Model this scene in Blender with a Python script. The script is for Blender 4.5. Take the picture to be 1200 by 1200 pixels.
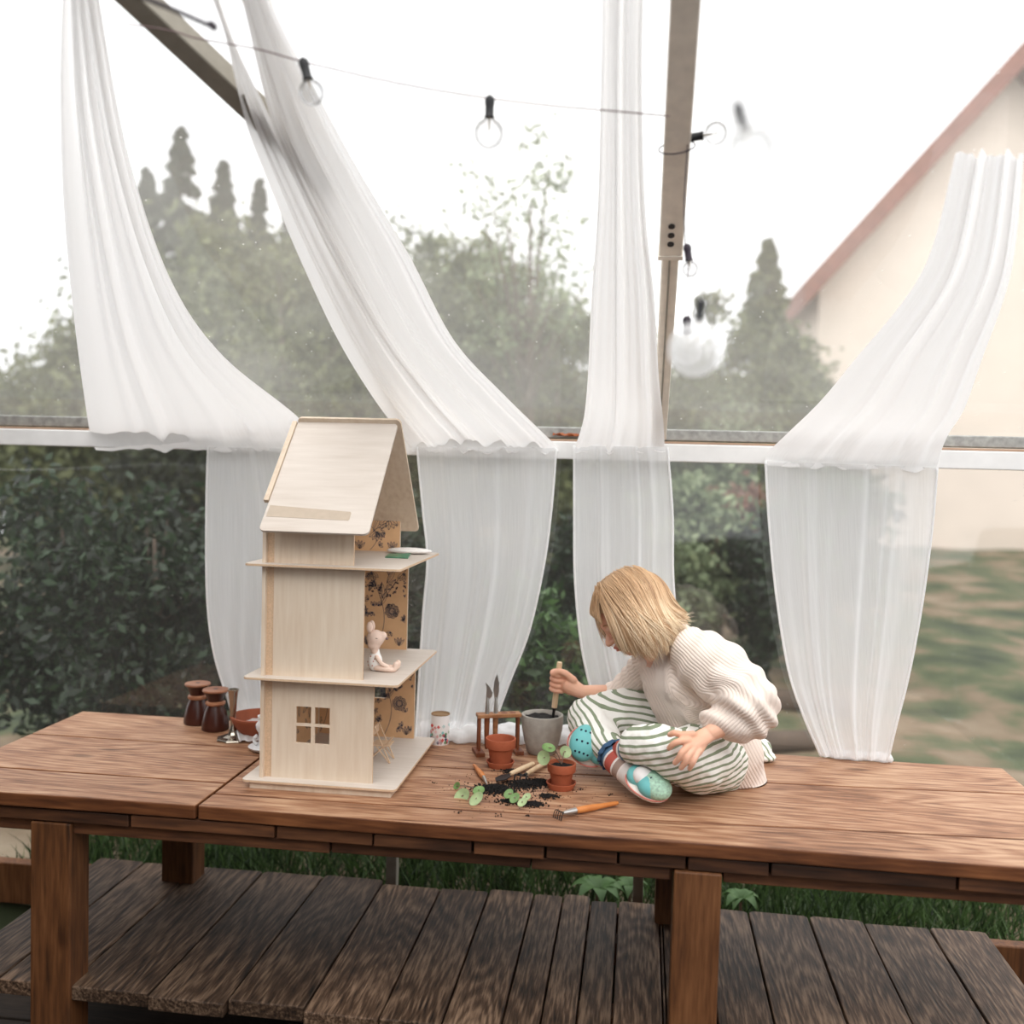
import bpy, bmesh, math, random
import numpy as np
from mathutils import Vector, Matrix, noise
random.seed(7); np.random.seed(7)
for o in list(bpy.data.objects): bpy.data.objects.remove(o)
S = bpy.context.scene; COL = S.collection
pi = math.pi
# ------------------------------------------------------------------ camera, sky, sun, exposure
cd = bpy.data.cameras.new('camera'); cam = bpy.data.objects.new('camera', cd); COL.objects.link(cam)
r_ = [[0.99117, -0.032136, 0.128647], [0.129997, 0.044191, -0.990529], [0.026147, 0.998506, 0.047978]]
cam.matrix_world = Matrix.Translation((0,0,1.15)) @ Matrix(r_).to_4x4()
cd.sensor_width = 36; cd.lens = 35; cd.clip_end = 200
cd.dof.use_dof = True; cd.dof.focus_distance = 2.27; cd.dof.aperture_fstop = 1.8
S.camera = cam
w = bpy.data.worlds.new('overcast_sky'); S.world = w; w.use_nodes = True
wn = w.node_tree; bg = wn.nodes['Background']
bg.inputs[1].default_value = 1.3
tc = wn.nodes.new('ShaderNodeTexCoord'); mp = wn.nodes.new('ShaderNodeMapping'); mp.inputs[3].default_value = (1.2,1.2,3)
ns = wn.nodes.new('ShaderNodeTexNoise'); ns.inputs['Scale'].default_value = 1.6; ns.inputs['Detail'].default_value = 4
cr = wn.nodes.new('ShaderNodeValToRGB'); cr.color_ramp.elements[0].color = (.88,.90,.94,1); cr.color_ramp.elements[1].color = (1.08,1.08,1.08,1)
cr.color_ramp.elements[0].position = .3; cr.color_ramp.elements[1].position = .6
wn.links.new(tc.outputs['Generated'], mp.inputs[0]); wn.links.new(mp.outputs[0], ns.inputs[0]); wn.links.new(ns.outputs[0], cr.inputs[0]); wn.links.new(cr.outputs[0], bg.inputs[0])
sl = bpy.data.lights.new('sun','SUN'); sl.energy = 1.5; sl.angle = math.radians(60); sl.color = (1,.97,.93)
so = bpy.data.objects.new('sun', sl); COL.objects.link(so); so.rotation_euler = (math.radians(28), math.radians(12), 0)
S.view_settings.view_transform = 'Standard'; S.view_settings.look = 'None'
S.view_settings.exposure = 0.46; S.view_settings.gamma = 1.0; S.view_settings.use_curve_mapping = False

# ------------------------------------------------------------------ materials
def lin(c): return tuple(((v/255.)/12.92 if v/255.<=.04045 else ((v/255.+.055)/1.055)**2.4) for v in c)+(1,)
def newmat(name):
    m = bpy.data.materials.new(name); m.use_nodes = True; nt = m.node_tree
    return m, nt, nt.nodes['Principled BSDF']
def N(nt, t, **k):
    n = nt.nodes.new(t)
    for a,b in k.items():
        if a.startswith('i_'): n.inputs[int(a[2:]) if a[2:].isdigit() else a[2:].replace('_',' ')].default_value = b
        else: setattr(n,a,b)
    return n
def ramp(nt, stops):
    n = nt.nodes.new('ShaderNodeValToRGB'); e = n.color_ramp.elements
    e[0].position, e[0].color = stops[0]; e[1].position, e[1].color = stops[-1]
    for p,c in stops[1:-1]: x = e.new(p); x.color = c
    return n
def plain(name, c, rough=.6, metal=0, var=.12, scale=20, bump=0., bscale=80, trans=0, spec=.4):
    m, nt, b = newmat(name); c = lin(c)
    t = N(nt,'ShaderNodeTexCoord'); n = N(nt,'ShaderNodeTexNoise'); n.inputs['Scale'].default_value = scale; n.inputs['Detail'].default_value = 5
    nt.links.new(t.outputs['Object'], n.inputs[0])
    rr = ramp(nt, [(.3,tuple(v*(1-var) for v in c[:3])+(1,)), (.7,tuple(min(1,v*(1+var)) for v in c[:3])+(1,))])
    nt.links.new(n.outputs[0], rr.inputs[0]); nt.links.new(rr.outputs[0], b.inputs['Base Color'])
    b.inputs['Roughness'].default_value = rough; b.inputs['Metallic'].default_value = metal; b.inputs['Specular IOR Level'].default_value = spec
    if bump:
        n2 = N(nt,'ShaderNodeTexNoise'); n2.inputs['Scale'].default_value = bscale; n2.inputs['Detail'].default_value = 4
        bm = N(nt,'ShaderNodeBump'); bm.inputs['Strength'].default_value = bump; bm.inputs['Distance'].default_value = .004
        nt.links.new(t.outputs['Object'], n2.inputs[0]); nt.links.new(n2.outputs[0], bm.inputs['Height']); nt.links.new(bm.outputs[0], b.inputs['Normal'])
    return m
def wood(name, dark, mid, light, axis='X', rough=.6, fine=140, knots=True, bump=.3, worn=0., vary=.25, big=5, ring=.14, blot=.5, rings=18):
    """grain running along axis; every object shifts the pattern by its own random"""
    m, nt, b = newmat(name); L = nt.links.new
    t = N(nt,'ShaderNodeTexCoord'); oi = N(nt,'ShaderNodeObjectInfo')
    vm = N(nt,'ShaderNodeVectorMath', operation='SCALE'); vm.inputs[0].default_value = (13,7,9); L(oi.outputs['Random'], vm.inputs['Scale'])
    va = N(nt,'ShaderNodeVectorMath', operation='ADD'); L(t.outputs['Object'], va.inputs[0]); L(vm.outputs[0], va.inputs[1])
    st = {'X':(.09,1,1),'Y':(1,.09,1),'Z':(1,1,.09)}[axis]
    mp = N(nt,'ShaderNodeMapping'); mp.inputs[3].default_value = st; L(va.outputs[0], mp.inputs[0])
    dn = N(nt,'ShaderNodeTexNoise'); dn.inputs['Scale'].default_value = big; dn.inputs['Detail'].default_value = 2
    mp2 = N(nt,'ShaderNodeMapping'); mp2.inputs[3].default_value = tuple(v if v==1 else .16 for v in st); L(va.outputs[0], mp2.inputs[0]); L(mp2.outputs[0], dn.inputs[0])
    # ring pattern from warped distance
    mul = N(nt,'ShaderNodeMath', operation='MULTIPLY'); mul.inputs[1].default_value = rings; L(dn.outputs[0], mul.inputs[0])
    fr = N(nt,'ShaderNodeMath', operation='PINGPONG'); fr.inputs[1].default_value = 1; L(mul.outputs[0], fr.inputs[0])
    fn = N(nt,'ShaderNodeTexNoise'); fn.inputs['Scale'].default_value = fine; fn.inputs['Detail'].default_value = 6; L(mp.outputs[0], fn.inputs[0])
    bn = N(nt,'ShaderNodeTexNoise'); bn.inputs['Scale'].default_value = 3.5; bn.inputs['Detail'].default_value = 5; L(va.outputs[0], bn.inputs[0])
    a1 = N(nt,'ShaderNodeMath', operation='MULTIPLY_ADD'); a1.inputs[1].default_value = ring; L(fr.outputs[0], a1.inputs[0])
    a2 = N(nt,'ShaderNodeMath', operation='MULTIPLY'); a2.inputs[1].default_value = 1-ring; L(fn.outputs[0], a2.inputs[0]); L(a2.outputs[0], a1.inputs[2])
    a3 = N(nt,'ShaderNodeMath', operation='MULTIPLY_ADD'); a3.inputs[1].default_value = blot; L(bn.outputs[0], a3.inputs[0])
    a4 = N(nt,'ShaderNodeMath', operation='MULTIPLY'); a4.inputs[1].default_value = 1.1-blot; L(a1.outputs[0], a4.inputs[0]); L(a4.outputs[0], a3.inputs[2])
    rr = ramp(nt, [(.3 if blot>.4 else .36,lin(dark)), (.5 if blot>.4 else .53,lin(mid)), (.74 if blot>.4 else .72,lin(light))]); L(a3.outputs[0], rr.inputs[0])
    out = rr.outputs[0]
    if knots:
        vo = N(nt,'ShaderNodeTexVoronoi'); vo.inputs['Scale'].default_value = 5.; mp3 = N(nt,'ShaderNodeMapping'); mp3.inputs[3].default_value = tuple(1.1 if v==1 else .45 for v in st)
        L(va.outputs[0], mp3.inputs[0]); L(mp3.outputs[0], vo.inputs[0])
        kr = ramp(nt, [(.0,(.25,.2,.17,1)), (.045,(.45,.4,.36,1)), (.085,(1,1,1,1))]); L(vo.outputs['Distance'], kr.inputs[0])
        mx = N(nt,'ShaderNodeMix', data_type='RGBA', blend_type='MULTIPLY'); mx.inputs[0].default_value = .8; L(out, mx.inputs[6]); L(kr.outputs[0], mx.inputs[7]); out = mx.outputs[2]
    # tone varies from board to board
    hv = N(nt,'ShaderNodeHueSaturation'); mr = N(nt,'ShaderNodeMapRange'); mr.inputs[3].default_value = 1-vary; mr.inputs[4].default_value = 1+vary
    L(oi.outputs['Random'], mr.inputs[0]); L(mr.outputs[0], hv.inputs['Value']); L(out, hv.inputs['Color'])
    L(hv.outputs[0], b.inputs['Base Color']); b.inputs['Roughness'].default_value = rough; b.inputs['Specular IOR Level'].default_value = .35
    bm = N(nt,'ShaderNodeBump'); bm.inputs['Strength'].default_value = bump; bm.inputs['Distance'].default_value = .003; L(a1.outputs[0], bm.inputs['Height']); L(bm.outputs[0], b.inputs['Normal'])
    return m
def sheer(name, op, facing=.5, tone=(.93,.93,.93), wscale=(1500,22,5), sub=0.):
    """thin woven voile: part of the light goes straight through, the rest is scattered to both sides"""
    m, nt, b = newmat(name); nt.nodes.remove(b); L = nt.links.new; o = nt.nodes['Material Output']
    tr = N(nt,'ShaderNodeBsdfTransparent'); d = N(nt,'ShaderNodeBsdfDiffuse'); d.inputs[0].default_value = tone+(1,)
    tl = N(nt,'ShaderNodeBsdfTranslucent'); tl.inputs[0].default_value = tone+(1,)
    m1 = N(nt,'ShaderNodeMixShader'); m1.inputs[0].default_value = .42; L(d.outputs[0], m1.inputs[1]); L(tl.outputs[0], m1.inputs[2])
    lw = N(nt,'ShaderNodeLayerWeight'); lw.inputs[0].default_value = .35
    t = N(nt,'ShaderNodeTexCoord'); mp = N(nt,'ShaderNodeMapping'); mp.inputs[3].default_value = wscale; n = N(nt,'ShaderNodeTexNoise'); n.inputs['Scale'].default_value = .25; n.inputs['Detail'].default_value = 3
    L(t.outputs['UV'], mp.inputs[0]); L(mp.outputs[0], n.inputs[0])
    a = N(nt,'ShaderNodeMath', operation='MULTIPLY_ADD'); a.inputs[1].default_value = facing; a.inputs[2].default_value = op-.12; L(lw.outputs['Facing'], a.inputs[0])
    a2 = N(nt,'ShaderNodeMath', operation='MULTIPLY_ADD'); a2.inputs[1].default_value = .24; a2.use_clamp = True; L(n.outputs[0], a2.inputs[0]); L(a.outputs[0], a2.inputs[2])
    m2 = N(nt,'ShaderNodeMixShader'); L(a2.outputs[0], m2.inputs[0]); L(tr.outputs[0], m2.inputs[1]); L(m1.outputs[0], m2.inputs[2]); L(m2.outputs[0], o.inputs[0])
    return m
def film(name, haze, speck=.5, gloss=.05):
    """clear plastic sheeting with a veil of dust and drops"""
    m, nt, b = newmat(name); nt.nodes.remove(b); L = nt.links.new; o = nt.nodes['Material Output']
    tr = N(nt,'ShaderNodeBsdfTransparent'); d = N(nt,'ShaderNodeBsdfDiffuse'); d.inputs[0].default_value = (.86,.84,.77,1)
    tl = N(nt,'ShaderNodeBsdfTranslucent'); tl.inputs[0].default_value = (.86,.84,.77,1)
    m1 = N(nt,'ShaderNodeMixShader'); m1.inputs[0].default_value = .6; L(d.outputs[0], m1.inputs[1]); L(tl.outputs[0], m1.inputs[2])
    t = N(nt,'ShaderNodeTexCoord'); n = N(nt,'ShaderNodeTexNoise'); n.inputs['Scale'].default_value = 3; n.inputs['Detail'].default_value = 6; L(t.outputs['Object'], n.inputs[0])
    mr = N(nt,'ShaderNodeMapRange'); mr.inputs[1].default_value = .3; mr.inputs[2].default_value = .7; mr.inputs[3].default_value = haze*.7; mr.inputs[4].default_value = haze*1.3; L(n.outputs[0], mr.inputs[0])
    vo = N(nt,'ShaderNodeTexVoronoi'); vo.inputs['Scale'].default_value = 55; L(t.outputs['Object'], vo.inputs[0])
    n3 = N(nt,'ShaderNodeTexNoise'); n3.inputs['Scale'].default_value = 30; L(t.outputs['Object'], n3.inputs[0])
    ls = N(nt,'ShaderNodeMath', operation='LESS_THAN'); ls.inputs[1].default_value = .10; L(vo.outputs['Distance'], ls.inputs[0])
    gt = N(nt,'ShaderNodeMath', operation='GREATER_THAN'); gt.inputs[1].default_value = .55; L(n3.outputs[0], gt.inputs[0])
    ml = N(nt,'ShaderNodeMath', operation='MULTIPLY'); L(ls.outputs[0], ml.inputs[0]); L(gt.outputs[0], ml.inputs[1])
    ad = N(nt,'ShaderNodeMath', operation='MULTIPLY_ADD'); ad.inputs[1].default_value = speck; ad.use_clamp = True; L(ml.outputs[0], ad.inputs[0]); L(mr.outputs[0], ad.inputs[2])
    m2 = N(nt,'ShaderNodeMixShader'); L(ad.outputs[0], m2.inputs[0]); L(tr.outputs[0], m2.inputs[1]); L(m1.outputs[0], m2.inputs[2])
    gl = N(nt,'ShaderNodeBsdfGlossy'); gl.inputs['Roughness'].default_value = .03
    m3 = N(nt,'ShaderNodeMixShader'); m3.inputs[0].default_value = gloss; L(m2.outputs[0], m3.inputs[1]); L(gl.outputs[0], m3.inputs[2]); L(m3.outputs[0], o.inputs[0])
    return m
def leafmat(name, c1, c2, rough=.55):
    m, nt, b = newmat(name); L = nt.links.new
    at = N(nt,'ShaderNodeAttribute', attribute_name='tone'); rr = ramp(nt, [(0,lin(c1)), (1,lin(c2))]); L(at.outputs['Fac'], rr.inputs[0]); L(rr.outputs[0], b.inputs['Base Color'])
    b.inputs['Roughness'].default_value = rough
    tl = N(nt,'ShaderNodeBsdfTranslucent'); L(rr.outputs[0], tl.inputs[0]); mx = N(nt,'ShaderNodeMixShader'); mx.inputs[0].default_value = .25
    L(b.outputs[0], mx.inputs[1]); L(tl.outputs[0], mx.inputs[2]); L(mx.outputs[0], nt.nodes['Material Output'].inputs[0])
    return m
def glassmat(name):
    m, nt, b = newmat(name); nt.nodes.remove(b); L = nt.links.new
    tr = N(nt,'ShaderNodeBsdfTransparent'); tr.inputs[0].default_value = (.86,.86,.86,1); gl = N(nt,'ShaderNodeBsdfGlossy'); gl.inputs['Roughness'].default_value = .02
    lw = N(nt,'ShaderNodeLayerWeight'); lw.inputs[0].default_value = .25
    mx = N(nt,'ShaderNodeMixShader'); fm_=N(nt,'ShaderNodeMath',operation='MULTIPLY'); fm_.inputs[1].default_value=.6; L(lw.outputs['Fresnel'], fm_.inputs[0]); L(fm_.outputs[0], mx.inputs[0]); L(tr.outputs[0], mx.inputs[1]); L(gl.outputs[0], mx.inputs[2]); L(mx.outputs[0], nt.nodes['Material Output'].inputs[0])
    return m
M = {}
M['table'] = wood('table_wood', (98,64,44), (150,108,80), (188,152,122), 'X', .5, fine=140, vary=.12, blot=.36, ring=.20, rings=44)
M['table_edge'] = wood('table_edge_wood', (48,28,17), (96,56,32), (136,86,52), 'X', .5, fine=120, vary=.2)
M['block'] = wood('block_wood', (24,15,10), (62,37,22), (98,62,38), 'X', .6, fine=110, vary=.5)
M['leg'] = wood('leg_wood', (44,27,15), (94,58,32), (126,84,52), 'Z', .55, fine=120, vary=.1)
M['shelf'] = wood('shelf_wood', (22,15,10), (72,54,41), (130,106,86), 'Y', .55, fine=170, vary=.28, bump=.8, ring=.15, blot=.34, rings=46)
M['ply'] = wood('birch_plywood', (196,172,148), (212,192,170), (222,206,186), 'Z', .6, fine=90, knots=False, bump=.05, vary=.03, big=2, ring=.05)
M['plyx'] = wood('birch_plywood_flat', (190,177,164), (202,191,180), (212,202,192), 'X', .55, fine=90, knots=False, bump=.03, vary=.03, big=2, ring=.05)
M['plyedge'] = plain('plywood_edge', (206,176,146), .7, scale=300, var=.12)
M['paper'] = plain('kraft_wallpaper', (214,172,130), .8, scale=40, var=.05)
M['ink'] = plain('blue_black_ink', (70,74,90), .8)
M['curtain_up'] = sheer('voile_doubled', .94, .25, (.95,.945,.94))
M['curtain_low'] = sheer('voile_single', .71, .5, (.93,.93,.93))
M['curtain_pool'] = sheer('voile_heaped', .93, .3, (.93,.93,.93))
M['film_roof'] = film('dusty_roof_film', .22, .5, .04)
M['film_wall'] = film('clear_wall_film', .05, .25, .07)
M['white_paint'] = plain('white_painted_metal', (225,224,222), .45, var=.05)
M['grey_metal'] = plain('grey_metal', (150,150,146), .45, .3, var=.25, scale=60)
M['galv'] = plain('galvanised_beige', (226,217,204), .45, .25, var=.08, scale=40)
M['galvdark'] = plain('galvanised_grey', (146,140,128), .5, .2, var=.1, scale=40)
M['black'] = plain('black_plastic', (28,28,30), .45)
M['purple'] = plain('dark_cord', (40,28,40), .5)
M['cordw'] = plain('worn_brown_cord', (120,98,98), .6)
M['glass'] = glassmat('bulb_glass')
M['milky'] = sheer('milky_bulb_glass', .30, .35, (.95,.95,.95), (3,3,3))  # whitish, partly opaque glass for two of the globes
M['filament'] = plain('filament_mount', (190,180,165), .4)
M['terra'] = plain('terracotta', (164,86,56), .8, var=.12, scale=25, bump=.2, bscale=300)
M['terradark'] = plain('terracotta_bowl', (150,82,56), .8, var=.15, scale=20, bump=.2, bscale=200)
M['stone'] = plain('cast_stone', (166,161,152), .9, var=.12, scale=60, bump=.3, bscale=400)
M['soil'] = plain('potting_soil', (26,22,20), .95, var=.5, scale=300, bump=.8, bscale=600)
M['pale_wood'] = wood('pale_handle_wood', (190,158,120), (214,186,150), (226,204,172), 'Z', .5, fine=60, knots=False, bump=.05, vary=.04)
M['rack'] = wood('rack_wood', (96,58,34), (142,96,62), (176,130,92), 'X', .5, fine=100, knots=False, bump=.1, vary=.05)
M['rackdark'] = wood('rack_dowel_wood', (74,38,24), (112,62,38), (140,84,54), 'Z', .5, fine=100, knots=False, bump=.1, vary=.05)
M['orange_wood'] = wood('varnished_handle', (150,84,38), (186,112,56), (206,134,74), 'X', .35, fine=60, knots=False, bump=.03, vary=.03)
M['steel'] = plain('brushed_steel', (190,188,184), .28, .9, var=.08, scale=40)
M['pewter'] = plain('pewter', (170,162,150), .22, .95, var=.1, scale=20)
M['darkmetal'] = plain('dark_tool_steel', (38,38,38), .5, .5)
M['darkjar'] = plain('dark_lacquered_wood', (62,30,22), .3, var=.3, scale=12)
M['jarrim'] = wood('jar_rim_wood', (90,52,34), (134,86,60), (170,122,92), 'X', .45, fine=80, knots=False, bump=.1)
M['ceramic'] = plain('white_glaze', (226,226,226), .18, var=.02)
M['tin'] = plain('white_card', (236,232,230), .55, var=.02)
M['kraft'] = plain('kraft_inside', (150,120,88), .8)
M['red'] = plain('red_print', (196,60,52), .6); M['navy'] = plain('navy_print', (52,58,92), .6); M['pink'] = plain('pink_print', (226,150,150), .6)
M['teal'] = plain('teal_print', (120,190,186), .6); M['greenprint'] = plain('green_print', (92,140,92), .6); M['brownprint'] = plain('brown_print', (176,96,60), .6)
M['packet'] = plain('green_packet', (72,128,100), .35, var=.5, scale=160)
M['plush'] = plain('pink_velour', (232,206,190), .95, var=.05, scale=60, bump=.2, bscale=500)
M['plushwhite'] = plain('white_cotton', (240,236,232), .9, var=.03)
M['succulent'] = plain('plant_leaf', (104,134,78), .45, var=.25, scale=60); M['palelf'] = plain('pale_plant_leaf', (150,168,122), .5, var=.2, scale=60)
M['stem'] = plain('plant_stem', (120,98,84), .6)
M['skin'] = None; 
def skinmat():
    m, nt, b = newmat('skin'); L = nt.links.new
    t = N(nt,'ShaderNodeTexCoord'); n = N(nt,'ShaderNodeTexNoise'); n.inputs['Scale'].default_value = 14; L(t.outputs['Object'], n.inputs[0])
    rr = ramp(nt, [(.3,lin((220,164,136))), (.7,lin((234,186,160)))]); L(n.outputs[0], rr.inputs[0]); L(rr.outputs[0], b.inputs['Base Color'])
    b.inputs['Roughness'].default_value = .5; b.inputs['Subsurface Weight'].default_value = .15; b.inputs['Subsurface Radius'].default_value = (.01,.004,.002); b.inputs['Specular IOR Level'].default_value = .3
    return m
M['skin'] = skinmat()
M['lip'] = plain('lips', (208,134,118), .4); M['lash'] = plain('lashes', (92,62,48), .7); M['brow'] = plain('eyebrow', (178,136,98), .8); M['nail'] = plain('nail', (238,188,164), .35)
def hairmat():
    m, nt, b = newmat('blonde_hair'); L = nt.links.new
    at = N(nt,'ShaderNodeAttribute', attribute_name='tone'); rr = ramp(nt, [(0,lin((146,112,82))), (.35,lin((190,152,114))), (.7,lin((218,184,146))), (1,lin((246,226,194)))]); L(at.outputs['Fac'], rr.inputs[0]); L(rr.outputs[0], b.inputs['Base Color'])
    b.inputs['Roughness'].default_value = .42; b.inputs['Specular IOR Level'].default_value = .45
    return m
M['hair'] = hairmat()
def ribmat(name, c, period, attr='rib', dist=.0013):
    m, nt, b = newmat(name); L = nt.links.new
    at = N(nt,'ShaderNodeAttribute', attribute_name=attr); mu = N(nt,'ShaderNodeMath', operation='MULTIPLY'); mu.inputs[1].default_value = 2*pi/period; L(at.outputs['Fac'], mu.inputs[0])
    sn = N(nt,'ShaderNodeMath', operation='SINE'); L(mu.outputs[0], sn.inputs[0])
    ab = N(nt,'ShaderNodeMapRange'); ab.inputs[1].default_value = -1; ab.inputs[2].default_value = .4; L(sn.outputs[0], ab.inputs[0])
    cr_ = ramp(nt, [(0,tuple(v*.92 for v in lin(c)[:3])+(1,)), (.6,lin(c))]); L(ab.outputs[0], cr_.inputs[0]); L(cr_.outputs[0], b.inputs['Base Color'])
    bm = N(nt,'ShaderNodeBump'); bm.inputs['Strength'].default_value = .8; bm.inputs['Distance'].default_value = dist; L(ab.outputs[0], bm.inputs['Height']); L(bm.outputs[0], b.inputs['Normal'])
    b.inputs['Roughness'].default_value = .95; b.inputs['Specular IOR Level'].default_value = .1
    b.inputs['Sheen Weight'].default_value = .2
    return m
M['knit'] = ribmat('cream_rib_knit', (236,220,208), .0068)
def stripemat():
    m, nt, b = newmat('green_striped_cotton'); L = nt.links.new
    at = N(nt,'ShaderNodeAttribute', attribute_name='rib'); mu = N(nt,'ShaderNodeMath', operation='MULTIPLY'); mu.inputs[1].default_value = 1/.0150; L(at.outputs['Fac'], mu.inputs[0])
    fr = N(nt,'ShaderNodeMath', operation='FRACT'); L(mu.outputs[0], fr.inputs[0])
    rr = ramp(nt, [(0,lin((136,147,122))), (1,lin((240,238,232)))]); rr.color_ramp.interpolation = 'CONSTANT'; rr.color_ramp.elements[1].position = .36; L(fr.outputs[0], rr.inputs[0])
    L(rr.outputs[0], b.inputs['Base Color']); b.inputs['Roughness'].default_value = .9; b.inputs['Specular IOR Level'].default_value = .15
    t = N(nt,'ShaderNodeTexCoord'); n = N(nt,'ShaderNodeTexNoise'); n.inputs['Scale'].default_value = 28; n.inputs['Detail'].default_value = 3; L(t.outputs['Object'], n.inputs[0])
    bm = N(nt,'ShaderNodeBump'); bm.inputs['Strength'].default_value = .7; bm.inputs['Distance'].default_value = .008; L(n.outputs[0], bm.inputs['Height']); L(bm.outputs[0], b.inputs['Normal'])
    return m
M['pants'] = stripemat()
def sockmat():
    m, nt, b = newmat('striped_sock'); L = nt.links.new
    at = N(nt,'ShaderNodeAttribute', attribute_name='along')
    stops = [(0,(60,90,122)),(.16,(86,120,150)),(.24,(222,214,208)),(.28,(178,84,72)),(.44,(222,214,208)),(.48,(156,132,120)),(.6,(222,210,204)),(.63,(216,206,200))]
    rr = ramp(nt, [(p,lin(c)) for p,c in stops]); rr.color_ramp.interpolation = 'CONSTANT'; L(at.outputs['Fac'], rr.inputs[0]); L(rr.outputs[0], b.inputs['Base Color']); b.inputs['Roughness'].default_value = .9
    return m
M['sock'] = sockmat()
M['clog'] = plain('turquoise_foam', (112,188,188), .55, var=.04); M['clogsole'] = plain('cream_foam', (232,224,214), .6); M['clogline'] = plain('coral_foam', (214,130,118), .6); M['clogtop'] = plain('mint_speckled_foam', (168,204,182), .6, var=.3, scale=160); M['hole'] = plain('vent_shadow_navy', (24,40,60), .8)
M['bark'] = plain('bark', (84,72,62), .9, var=.3, scale=8, bump=.5, bscale=20)
M['leaf_dark'] = leafmat('conifer_needles', (22,28,18), (62,70,44)); M['leaf_mid'] = leafmat('grey_green_leaves', (58,66,36), (122,128,84)); M['leaf_light'] = leafmat('fresh_leaves', (84,100,66), (150,162,124))
M['leaf_hedge'] = leafmat('hedge_leaves', (10,20,10), (42,66,36)); M['leaf_green'] = leafmat('shrub_leaves', (26,48,20), (88,122,66)); M['leaf_red'] = leafmat('rusty_leaves', (92,62,46), (150,104,80)); M['grass'] = leafmat('grass_blades', (24,40,20), (84,110,60))
def groundmat():
    m, nt, b = newmat('ground_soil_and_moss'); L = nt.links.new
    t = N(nt,'ShaderNodeTexCoord'); n = N(nt,'ShaderNodeTexNoise'); n.inputs['Scale'].default_value = 2.2; n.inputs['Detail'].default_value = 8; L(t.outputs['Object'], n.inputs[0])
    rr = ramp(nt, [(.3,lin((40,52,34))), (.45,lin((76,84,56))), (.55,lin((116,100,80))), (.7,lin((138,124,104)))]); L(n.outputs[0], rr.inputs[0]); L(rr.outputs[0], b.inputs['Base Color'])
    b.inputs['Roughness'].default_value = .95; bm = N(nt,'ShaderNodeBump'); bm.inputs['Distance'].default_value = .05; L(n.outputs[0], bm.inputs['Height']); L(bm.outputs[0], b.inputs['Normal']); return m
M['ground'] = groundmat()
M['floorwood'] = wood('floor_wood', (24,18,15), (48,38,30), (70,56,46), 'X', .7, vary=.1)
M['housewall'] = plain('cream_render', (214,200,186), .9, var=.04, scale=3); M['housepale'] = M['housewall']; M['roofred'] = plain('brown_red_roof', (128,82,70), .8, var=.15, scale=12)
M['leafdead'] = plain('dead_leaf', (150,84,48), .7)

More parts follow.
